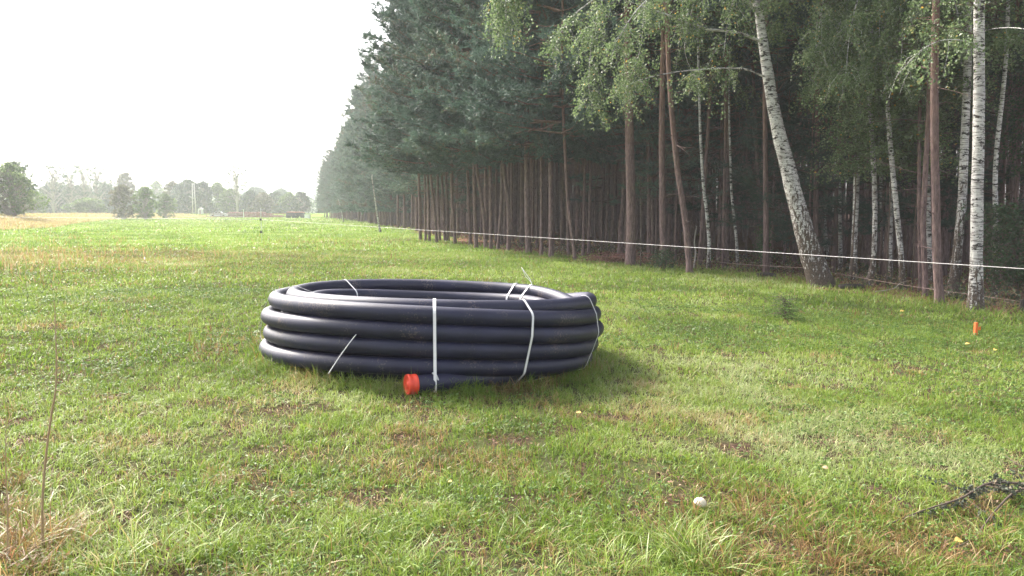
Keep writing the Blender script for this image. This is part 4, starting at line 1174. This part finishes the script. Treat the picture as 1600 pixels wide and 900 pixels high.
# ------------------------------------------------------------------ fence: rope, posts, wires
RZ = 1.09
pA = at(408, 343, 1); d_ = pA - np.array([0, 0, CAMZ]); tA = 37.5; A_ = np.array([0, 0, CAMZ]) + d_ * tA
base = np.array([A_[0], A_[1], float(terrain(A_[0], A_[1]))])
e = empty('fence_post', base, 'white plastic fence post with black insulators standing in the field', 'fence post')
mb = MB(); topz = float(at(408, 325, A_[1])[2] - base[2])
mb.tube([(0, 0, -.05), (0, 0, topz - .02), (0, 0, topz)], [.016, .016, .008], 8); mb.build('shaft', M['post_white'], e, True)
for row in (343, 362.5):
    z = float(at(408, row, A_[1])[2] - base[2]); mb = MB(); mb.tube([(-.02, -.02, z - .05), (-.02, -.02, z + .05)], [.045, .045], 10); mb.box((.03, -.02, z), (.05, .04, .05)); mb.build('insulator', M['insulator'], e)
B_ = at(1600, 420, 5.6)
dirr = B_ - A_; B2 = A_ + dirr * 1.25
zc = base[2] + float(at(408, 343, A_[1])[2] - base[2])
A2 = np.array([A_[0], A_[1], zc])
stick('fence_rope', [A2, A2 + (B2 - A2) * .33, A2 + (B2 - A2) * .66, B2], (.0045, .0019), 'rope', 'thin white fence rope running from the field post past the trees to the right', 'rope')
C_ = at(0, 339, 78.0)
C3 = A2 + (C_ - A2) * 1.15
o = stick('fence_rope', [A2, A2 + (C3 - A2) * .5, C3], (.009, .012), 'rope', 'faint white fence rope running left from the field post to the bank', 'rope')
# wooden stake at the leaning birch and the dark one at the right border, joined by thin rusty wires
s1 = ground(1262, 443); top1 = at(1262, 393, s1[1])
o = stick('wooden_stake', [s1 + [0, 0, -.1], s1 + [0, 0, .3], np.array([s1[0], s1[1], top1[2]])], (.026, .024), 'wood_grey', 'thin pale wooden stake at the left foot of the leaning birch', 'stake')
s2 = ground(1596, 490); top2 = at(1597, 468, s2[1])
stick('wooden_stake', [s2 + [0, 0, -.1], s2 + [0, 0, .1], np.array([s2[0], s2[1], top2[2]])], (.035, .035), 'wood_dark', 'short dark wooden stake at the right border near the whitest birch', 'stake')
s0 = ground(1143, 422)
w0 = at(1080, 405, s0[1] + 1.5); w1 = np.array([s1[0], s1[1] - .02, s1[2] + .38]); w2 = np.array([s2[0], s2[1] - .03, s2[2] + .22])
stick('fence_wire', [w1, (w1 + w2) / 2 + [0, 0, -.04], w2], (.0035, .0035), 'wire', 'thin rusty wire low between the two wooden stakes', 'wire')
stick('fence_wire', [w0, (w0 + w1) / 2 + [0, 0, -.03], w1], (.004, .004), 'wire', 'thin rusty wire running left from the pale wooden stake', 'wire')

# orange survey stake
b = ground(1524, 524); Hs = float(at(1524, 504, b[1])[2] - b[2])
e = empty('survey_stake', b, 'short bright orange stake in the grass before the whitest birch', 'stake')
mb = MB(); mb.box((0, 0, Hs / 2 - .03), (.045, .035, Hs + .06), .3); mb.build('peg', M['orange'], e)
mb = MB(); mb.box((.05, -.01, Hs * .55), (.05, .008, .05), .5); mb.build('tape_tag', M['orange'], e)

# mushroom, yellow leaves
tx_ = None
b = ground(1093, 799)
e = empty('mushroom', b, 'cream white mushroom cap in the long grass at the bottom right', 'mushroom')
mb = MB(); lathe(mb, np.array([0, 0, 0.0]), (0, 0, 1), [(0, .012), (.03, .011), (.045, .013)], 14); mb.build('stem', M['mushroom'], e, True)
mb = MB(); lathe(mb, np.array([0, 0, .040]), (0.28, -0.15, 1), [(0.004, .012), (0, .030), (.005, .036), (.015, .035), (.027, .027), (.036, .014), (.038, .0005)], 20); mb.build('cap', M['mushroom'], e, True)
def leaf_thing(px, py, s, lab, mat='yellow_leaf', lift=.05):
    b = ground(px, py); a = rng.uniform(0, 6.28); s *= .78
    t = np.linspace(0, 1, 7); wv = np.sin(np.pi * t) ** .7 * .42 * s
    ctr = np.stack([(t - .5) * s, 0 * t, .12 * s * np.sin(np.pi * t)], 1)
    V = np.concatenate([ctr + np.stack([0 * t, -wv, .1 * wv], 1), ctr, ctr + np.stack([0 * t, wv, .15 * wv], 1)])
    Q = [(i + r_ * 7, i + 1 + r_ * 7, i + 1 + (r_ + 1) * 7, i + (r_ + 1) * 7) for i in range(6) for r_ in range(2)]
    o = mesh_obj('fallen_leaf', V, None, M[mat], None, None, True, Q)
    o.location = b + [0, 0, lift]; o.rotation_euler = (rng.uniform(.1, .5), rng.uniform(-.3, .3), rng.uniform(-.6, .6))
    return tag(o, lab, 'leaf')
leaf_thing(904, 655, .06, 'small yellow leaf in the grass to the right below the coil')
leaf_thing(1555, 551, .085, 'large bright yellow leaf in the grass below the orange stake', lift=.035)
leaf_thing(1497, 860, .06, 'orange yellow leaf on the bare litter at the bottom right corner')
leaf_thing(1511, 541, .09, 'pale yellow leaf left of the large bright yellow one', lift=.03)
leaf_thing(1409, 489, .10, 'tiny yellow leaf in the shaded grass left of the orange stake', lift=.03)
leaf_thing(703, 766, .04, 'small orange leaf in the thin grass below the middle of the coil')
leaf_thing(1289, 743, .05, 'pinkish tan leaf in the lower right grass', 'straw')

# tall dead stem at the left
b = ground(68, 862); Yb = b[1]
e = empty('dry_stalk', b, 'tall thin dead stalk rising from dry grass at the lower left', 'stalk')
mb = MB(); pp = [b * 0] + [at(a_, b_, Yb - .05) - b for a_, b_ in ((66, 800), (70, 730), (80, 650), (87, 610), (88, 560), (86, 490), (84, 470))]
mb.tube(spline(pp, 24), np.concatenate([np.linspace(.0055, .0042, 13), np.linspace(.0034, .001, 11)]), 6); mb.build('stalk', M['straw'], e, True)
mb = MB(); mb.tube(spline([pp[2], pp[2] + [.02, 0, .04], pp[2] + [.05, 0, .03]], 6), [.002] * 6, 4); mb.tube(spline([pp[4], pp[4] + [.03, -.01, .0], pp[4] + [.05, -.01, -.02]], 6), [.002] * 6, 4); mb.build('side_twigs', M['straw'], e, True)
b = ground(12, 870); Yb = b[1]
stick('dry_stalk', [b, at(12, 800, Yb), at(9, 720, Yb), at(10, 650, Yb)], (.004, .001), 'straw', 'thinner dark stalk at the very left border beside the tall one', 'stalk')
b = ground(40, 480)
stick('dry_stalk', [b, at(44, 462, b[1]), at(40, 448, b[1])], (.005, .002), 'wood_dark', 'short dark stalk in the mid left grass, more upright of the two', 'stalk')
b = ground(64, 460)
stick('dry_stalk', [b, at(70, 450, b[1]), at(80, 440, b[1])], (.005, .002), 'wood_dark', 'short dark stalk slanting right in the mid left grass', 'stalk')
b = ground(436, 742)

# withered branch lying at the bottom right
b = ground(1560, 800)
e = empty('fallen_branch', b, 'withered branch with shrivelled grey leaves lying at the lower right', 'branch')
mb = MB(); LC = []
def L3(px, py, up): 
    g_ = ground(px, py); return g_ + [0, 0, up] - b
main = spline([L3(1375, 830, .02), L3(1440, 812, .05), L3(1500, 800, .08), L3(1540, 782, .10), L3(1580, 780, .10), L3(1640, 786, .10)], 20)
mb.tube(main, np.linspace(.003, .009, 20), 6, wob=.06)
sec = spline([L3(1640, 786, .1), L3(1590, 792, .10), L3(1556, 812, .06), L3(1520, 850, .03), L3(1480, 862, .01)], 14); mb.tube(sec, np.linspace(.008, .002, 14), 6, wob=.06)
sec2 = spline([L3(1570, 740, .12), L3(1590, 752, .11), L3(1640, 770, .1)], 8); mb.tube(sec2, np.linspace(.002, .004, 8), 5)
for q in range(34):
    o = main[rng.integers(7, 20)]; d = rng.normal(size=3) * [.10, .09, .045] + [0, 0, .02]; d[2] -= .02
    tw = np.array([o, o + d * .6, o + d + [0, 0, -.03]]); mb.tube(tw, [.002, .0015, .001], 4)
    LC.append(o + d * rng.uniform(.2, 1.1, (16, 1)) + rng.normal(0, .013, (16, 3)) + [0, 0, -.012])
for q in range(12):
    o = main[rng.integers(3, 9)]; LC.append(o + rng.normal(0, .012, (7, 3)) + [0, 0, -.03])
mb.build('wood', M['twig'], e, True)
V_, T_, t_ = leaves(np.concatenate(LC), .024, rng, np.clip(rng.normal(.35, .25, sum(len(q) for q in LC)), 0, 1), fold=.9); mesh_obj('withered_leaves', V_, T_, M['dry_leaf'], e, {'tint': t_})

# ------------------------------------------------------------------ far side of the field
def far_tree(px, top, Yd, half_w, label, style='bush', mat='far_leaf', seed=0, base_z=None, name='leafy_tree', trunk=True, low=None, leaf=.42, dens=1.0, group='trees beyond the field'):
    g = np.random.default_rng(1200 + seed)
    q = at(px, 330, Yd); x = q[0]; z0 = float(terrain(x, Yd)); H = float(at(px, top, Yd)[2] - z0)
    W = half_w * Yd / F
    e = empty(name, (x, Yd, z0), label, 'shrub' if name == 'shrub' else 'tree', group)
    lo = low if low is not None else (.08 if style == 'bush' else .35)
    lim = MB(); tr = MB(); C = []; Tn = []
    tr.tube([(0, 0, -.2), (g.normal(0, .2), 0, H * .35), (g.normal(0, .4), g.normal(0, .3), H * .72)], [H * .018 + .05, H * .013 + .03, .06], 8)
    ncl = int((150 if style == 'bush' else 80) * dens)
    for k in range(ncl):
        if style == 'bush':
            f = g.random() ** .8; zz = H * (lo + (1 - lo) * f); az = g.uniform(0, 6.28); prof = (max(0, math.sin(math.pi * min(1, .20 + .80 * f))) ** .6) * (1.02 + .30 * math.sin(2 * az + seed) * math.sin(6 * f + 2 * seed))
            rr_ = W * prof * g.uniform(.4, 1.08); cs = W * g.uniform(.10, .26)
        else:
            f = g.random(); zz = H * (lo + (1 - lo) * f) ; rr_ = W * (.30 + .70 * math.sin(math.pi * min(1, .25 + .62 * f))) * g.uniform(.1, 1) ** .6; az = g.uniform(0, 6.28); cs = max(.38, W * g.uniform(.06, .13)); zz *= g.uniform(.9, 1.0)
        c = np.array([rr_ * math.cos(az), rr_ * math.sin(az), zz - cs * .3])
        zb = max(.1, zz - H * g.uniform(.15, .35)); o = np.array([0, 0, min(zb, H * .7)])
        lim.tube([o, (o + c) / 2 + [0, 0, H * .02], c], [.09, .05, .02], 4, cap=False)
        n = int((34 if style == 'bush' else 26) * (cs / .8) ** 1.3) + 8
        d = g.normal(size=(n, 3)); d = unit(d) * (g.random((n, 1)) ** .4) * cs * [1, 1, .75]
        C.append(c + d); Tn.append(np.clip(g.normal(.45, .16) + .25 * d[:, 2] / cs * 0 + g.normal(0, .15, n), 0, 1))
    if trunk: tr.build('trunk', M['far_bark'], e, True)
    lim.build('limbs', M['far_bark'], e, True)
    V_, T_, t_ = leaves(np.concatenate(C), leaf, g, np.concatenate(Tn), flat=.1)
    mesh_obj('crown', V_, T_, M[mat], e, {'tint': t_}); return e
FT = [
 (18, 256, 98, 36, 'nearest broad tree at the left border, dark below and sunlit green on its right', 'bush', 'far_leaf_light', {}),
 (-22, 250, 96, 34, 'dark brownish tree cut off by the left border', 'bush', 'far_leaf_warm', {}),
 (36, 250, 108, 18, 'open wispy top rising behind the nearest broad tree', 'open', 'far_leaf', {}),
 (52, 295, 190, 18, 'low bushy light green tree right of the nearest broad one', 'bush', 'far_leaf_light', {}),
 (85, 284, 235, 26, 'dark rounded tree low in the row, left of the slim pale trunk', 'bush', 'far_leaf', {}),
 (84, 252, 215, 30, 'tall open tree with feathery clumps and a pale forked trunk, leftmost of the tall ones', 'open', 'far_leaf', {}),
 (112, 256, 220, 24, 'second tall open feathery tree from the left of the row', 'open', 'far_leaf', {}),
 (133, 250, 218, 28, 'tallest open feathery tree with two pale trunks in the left row', 'open', 'far_leaf', {}),
 (152, 255, 226, 24, 'slighter open feathery tree right of the tallest one', 'open', 'far_leaf', {}),
 (115, 290, 245, 30, 'broad dark green tree under the tall feathery ones', 'bush', 'far_leaf', {}),
 (137, 310, 205, 26, 'low grey green thicket bush in front of the tall feathery trees', 'bush', 'far_leaf_light', {}),
 (165, 287, 240, 22, 'rounded mid green tree right of the feathery trees', 'bush', 'far_leaf', {}),
 (175, 266, 250, 16, 'faint thin tree top showing over the right of the feathery trees', 'open', 'far_leaf', {}),
 (198, 270, 255, 17, 'pointed dark purplish tree rising above its neighbours', 'bush', 'far_leaf_warm', {}),
 (192, 290, 150, 21, 'small free standing olive tree on the bank with a dark trunk foot', 'bush', 'far_leaf_warm', {'dens': .9}),
 (227, 291, 152, 18, 'small bright free standing tree beside the olive one on the bank', 'bush', 'far_leaf_light', {'dens': .9}),
 (258, 303, 175, 17, 'little round light tree on the bank left of the pole', 'bush', 'far_leaf_light', {'dens': .9}),
 (246, 283, 320, 14, 'very pale distant tree top seen in the gap left of the pole', 'bush', 'far_leaf_light', {}),
 (272, 284, 240, 18, 'warm brownish tree left of the big dark one behind the pole', 'bush', 'far_leaf_warm', {}),
 (295, 282, 232, 27, 'big dark rounded tree behind the twin pole', 'bush', 'far_leaf', {}),
 (318, 284, 236, 16, 'dark green tree directly right of the twin pole', 'bush', 'far_leaf', {}),
 (341, 286, 245, 18, 'light green tree between the dark one and the bare tall one', 'bush', 'far_leaf_light', {}),
 (362, 295, 240, 18, 'rounded green tree at the foot of the sparse tall tree', 'bush', 'far_leaf_light', {}),
 (371, 252, 228, 22, 'sparse tall tree with bare forking limbs and few leaf clumps', 'open', 'far_leaf', {'dens': .7, 'low': .5}),
 (392, 298, 238, 16, 'mid green tree right of the sparse tall one', 'bush', 'far_leaf', {}),
 (411, 301, 236, 17, 'brownish green low tree behind the white field post', 'bush', 'far_leaf_warm', {}),
 (432, 300, 245, 16, 'soft green tree right of the white field post', 'bush', 'far_leaf', {}),
 (452, 301, 240, 15, 'soft green tree above the dark trailer', 'bush', 'far_leaf_light', {}),
 (470, 300, 236, 14, 'last green tree before the hazy edge of the wood', 'bush', 'far_leaf', {}),
 (400, 293, 330, 26, 'pale bluish tree line top behind the low trees at the centre', 'bush', 'far_leaf', {}),
 (440, 296, 335, 24, 'pale bluish tree top behind the soft green trees', 'bush', 'far_leaf', {}),
]
for k, (px, tp, Yd, hw, lab, st, mt, kw) in enumerate(FT):
    far_tree(px, tp, Yd, hw, lab, st, mt, seed=k, leaf=.28 if (Yd < 130 or st == 'open') else (.34 if Yd < 200 else .48), **kw)
# low hedge that closes the foot of the far row
g_ = np.random.default_rng(77); C = []
for k in range(520):
    px = g_.uniform(-60, 500); Yd = g_.uniform(238, 262); q = at(px, 330, Yd); z0 = float(terrain(q[0], Yd)); h = g_.uniform(1.5, 5.0); c = np.array([q[0], Yd, z0 + h * g_.random()])
    C.append(c + g_.normal(0, 1, (60, 3)) * [1.6, 1.2, .9])
V_, T_, t_ = leaves(np.concatenate(C), .6, g_, flat=.2); k_ = None
tag(mesh_obj('far_thicket', V_, T_, M['far_leaf'], None, {'tint': t_}), 'continuous dark thicket at the foot of the far tree row', 'thicket', kind='stuff')

# dry grass on the bank
n = 60000
t = rng.uniform(1.0, 8.0, n); i = t.astype(int); f = (t - i)[:, None]
E = RIM[i] * (1 - f) + RIM[np.minimum(i + 1, len(RIM) - 1)] * f
x = E[:, 0] + rng.normal(0, 4, n); y = E[:, 1] + rng.normal(0, 4, n)
s = poly_dist(x, y, RIM); k = (s > -2.5) & (s < 9) & (wood_dist(x, y) < -2) & (y < 203)
x, y = x[k], y[k]; n = len(x)
V_, T_, a_, d_2 = blade_mesh(x, y, rng.uniform(.15, .55, n), rng.uniform(.06, .12, n), rng.uniform(0, 6.28, n), rng.uniform(.1, .6, n), rng.uniform(.1, .9, n), np.clip(rng.normal(.75, .2, n), 0, 1), 2, rng)
a_ = .55 + .45 * a_
tag(mesh_obj('dry_grass', V_, T_, M['grass'], None, {'tint': a_, 'dry': d_2}), 'withered pinkish grass covering the bank beyond the field', 'dry grass', kind='stuff')

# twin utility pole
def fpos(px, Yd): 
    q = at(px, 330, Yd); return np.array([q[0], Yd, float(terrain(q[0], Yd))])
b = fpos(303.5, 205); H = float(at(303, 286, 205)[2] - b[2])
e = empty('utility_pole', b, 'pale twin legged utility pole before the far trees', 'utility pole')
for s in (-1, 1):
    mb = MB(); mb.tube([(s * .45, 0, -.3), (s * .22, 0, H)], [.17, .12], 8); mb.build('pole', M['concrete'], e, True)
mb = MB(); mb.box((0, 0, H - .25), (.8, .16, .16)); mb.box((0, 0, H * .5), (.62, .12, .12)); mb.build('crossbar', M['concrete'], e)
# white hut
b = fpos(313.5, 207)
e = empty('hut', b, 'tiny white hut just right of the twin pole', 'hut')
mb = MB(); mb.box((0, 0, .65), (1.0, 1.2, 1.3)); mb.build('wall', M['white_wall'], e)
mb = MB(); mb.add([(-.6, -.7, 1.3), (.6, -.7, 1.3), (.6, .7, 1.3), (-.6, .7, 1.3), (0, -.7, 1.62), (0, .7, 1.62)], [(0, 3, 2, 1), (1, 2, 5, 4), (3, 0, 4, 5)], [(0, 1, 4), (2, 3, 5)]); mb.build('roof', M['concrete'], e)
mb = MB(); mb.box((.1, -.61, .5), (.45, .02, .95)); mb.build('door', M['wood_grey'], e)
# parked car
b = fpos(342, 203)
e = empty('parked_car', b, 'pale silver car standing beyond the field right of the hut', 'car', rz=.1)
def extr(prof, y0, y1, mb):
    n = len(prof); V = [(a_, y0, c_) for a_, c_ in prof] + [(a_, y1, c_) for a_, c_ in prof]
    mb.add(V, [(i, (i + 1) % n, n + (i + 1) % n, n + i) for i in range(n)]); c0 = np.mean(prof, 0)
    mb.add([(c0[0], y0, c0[1])] + V[:n], None, [(0, 1 + (i + 1) % n, 1 + i) for i in range(n)]); mb.add([(c0[0], y1, c0[1])] + V[n:], None, [(0, 1 + i, 1 + (i + 1) % n) for i in range(n)])
mb = MB(); extr([(-2.05, .35), (-2.1, .75), (-1.95, .95), (-1.2, 1.0), (-.7, 1.42), (.5, 1.45), (1.1, 1.0), (1.9, .88), (2.1, .6), (2.05, .35)], -.85, .85, mb); mb.build('body', M['car_paint'], e)
mb = MB(); extr([(-1.05, 1.02), (-.65, 1.36), (-.1, 1.38), (-.1, 1.02)], -.87, .87, mb); extr([(0, 1.02), (0, 1.38), (.45, 1.38), (.95, 1.02)], -.87, .87, mb); mb.build('window', M['glass'], e)
for sx in (-1.3, 1.3):
    for sy in (-.8, .8):
        mb = MB(); lathe(mb, np.array([sx, sy - .1, .32]), (0, 1, 0), [(0, .001), (0, .2), (0, .32), (.2, .32), (.2, .2), (.2, .001)], 16); mb.build('wheel', M['tyre'], e)
# paddock fence of rails, far end
for k, (p0, p1) in enumerate(((322, 380), (380, 412), (412, 450))):
    a_ = fpos(p0, 201 - k * 3); c_ = fpos(p1, 198 - k * 3)
    e = empty('rail_fence', a_, ['pale rail fence section behind the parked car', 'reddish rail fence section left of the field post', 'reddish rail fence section between field post and dark trailer'][k], 'fence')
    n = 5; 
    for q in range(n + 1):
        m_ = (c_ - a_) * q / n; mb = MB(); mb.box(m_ + [0, 0, .6], (.14, .14, 1.35)); mb.build('post', M['wood_grey'], e)
    for z in (.35, .75, 1.1):
        mb = MB(); d = c_ - a_; mid = d / 2 + [0, -.09, z]; mb.box(mid, (float(np.hypot(d[0], d[1])), .05, .16), math.atan2(d[1], d[0])); mb.build('rail', M['red_brown'] if k else M['wood_grey'], e)
b = fpos(380.5, 195)
stick('fence_post', [b + [0, 0, -.2], b + [0, 0, 1.0], b + [0, 0, 2.1]], (.08, .08), 'post_white', 'lone pale post sticking up from the far rail fence', 'fence post')
# timber stack
b = fpos(398, 206)
e = empty('log_stack', b, 'long low stack of reddish logs behind the far rail fence', 'log stack')
for q in range(34):
    row = 0 if q < 14 else (1 if q < 25 else 2); i_ = q - (0, 14, 25)[row]; x0 = -7 + i_ * 1.02 + row * .5
    mb = MB(); mb.tube([(x0, -2, .3 + row * .42), (x0, 2, .3 + row * .42)], [.3 + .02 * (q % 3)] * 2, 9); mb.build('log', M['red_brown'], e)
# trailers / dark farm wagon
def wagon(px, Yd, L, label, load):
    b = fpos(px, Yd); e = empty('farm_trailer', b, label, 'trailer', rz=.08)
    mb = MB(); mb.box((0, 0, .95), (L, 1.9, .75)); mb.box((0, 0, .52), (L * .95, .5, .12)); mb.build('body', M['dark_body'], e)
    for q in range(5):
        mb = MB(); mb.box((-L / 2 + .1 + q * (L - .2) / 4, -.98, .97), (.08, .05, .85)); mb.build('stanchion', M['dark_body'], e)
    for sx in (-L * .3, L * .3):
        for sy in (-.85, .85):
            mb = MB(); lathe(mb, np.array([sx, sy - .1, .38]), (0, 1, 0), [(0, .001), (0, .22), (0, .38), (.2, .38), (.2, .22), (.2, .001)], 14); mb.build('wheel', M['tyre'], e)
    mb = MB(); mb.tube([(-L / 2, 0, .5), (-L / 2 - 1.0, 0, .45)], [.06, .05], 6); mb.build('drawbar', M['dark_body'], e)
    if load:
        mb = MB(); extr([(-L / 2 + .05, 1.32), (-L / 2 + .2, 1.5), (-.3, 1.58), (.4, 1.52), (L / 2 - .2, 1.48), (L / 2 - .05, 1.32)], -.9, .9, mb); mb.build('cover', M['tarp'], e)
wagon(455, 184, 2.0, 'left of two dark farm trailers at the far end of the field', True)
wagon(468, 186, 2.2, 'right of two dark farm trailers, beside the small white container', True)
b = fpos(480.5, 182)
e = empty('container', b, 'small white container box where the field meets the wood', 'container')
mb = MB(); mb.box((0, 0, .52), (1.15, 1.2, .9)); mb.build('body', M['white_wall'], e)
mb = MB(); mb.box((0, -.02, 1.0), (1.2, 1.28, .06)); mb.build('lid', M['concrete'], e)
mb = MB(); mb.box((-.4, 0, .06), (.12, 1.0, .12)); mb.box((.4, 0, .06), (.12, 1.0, .12)); mb.build('skid', M['wood_dark'], e)

# ------------------------------------------------------------------ haze
mh, t, n, l = newmat('haze')
pv = n.new('ShaderNodeVolumePrincipled'); pv.inputs['Color'].default_value = (0.93, 0.95, 1.0, 1); pv.inputs['Density'].default_value = HAZE
pv.inputs['Anisotropy'].default_value = 0.15
ou = n.new('ShaderNodeOutputMaterial'); l.new(pv.outputs[0], ou.inputs['Volume'])
mb = MB(); mb.box((0, 380, 17.5), (2240, 1780, 38)); hz = mb.build('haze', mh); tag(hz, kind='stuff')
print('verts', sum(len(m.vertices) for m in bpy.data.meshes), 'objects', len(bpy.data.objects))
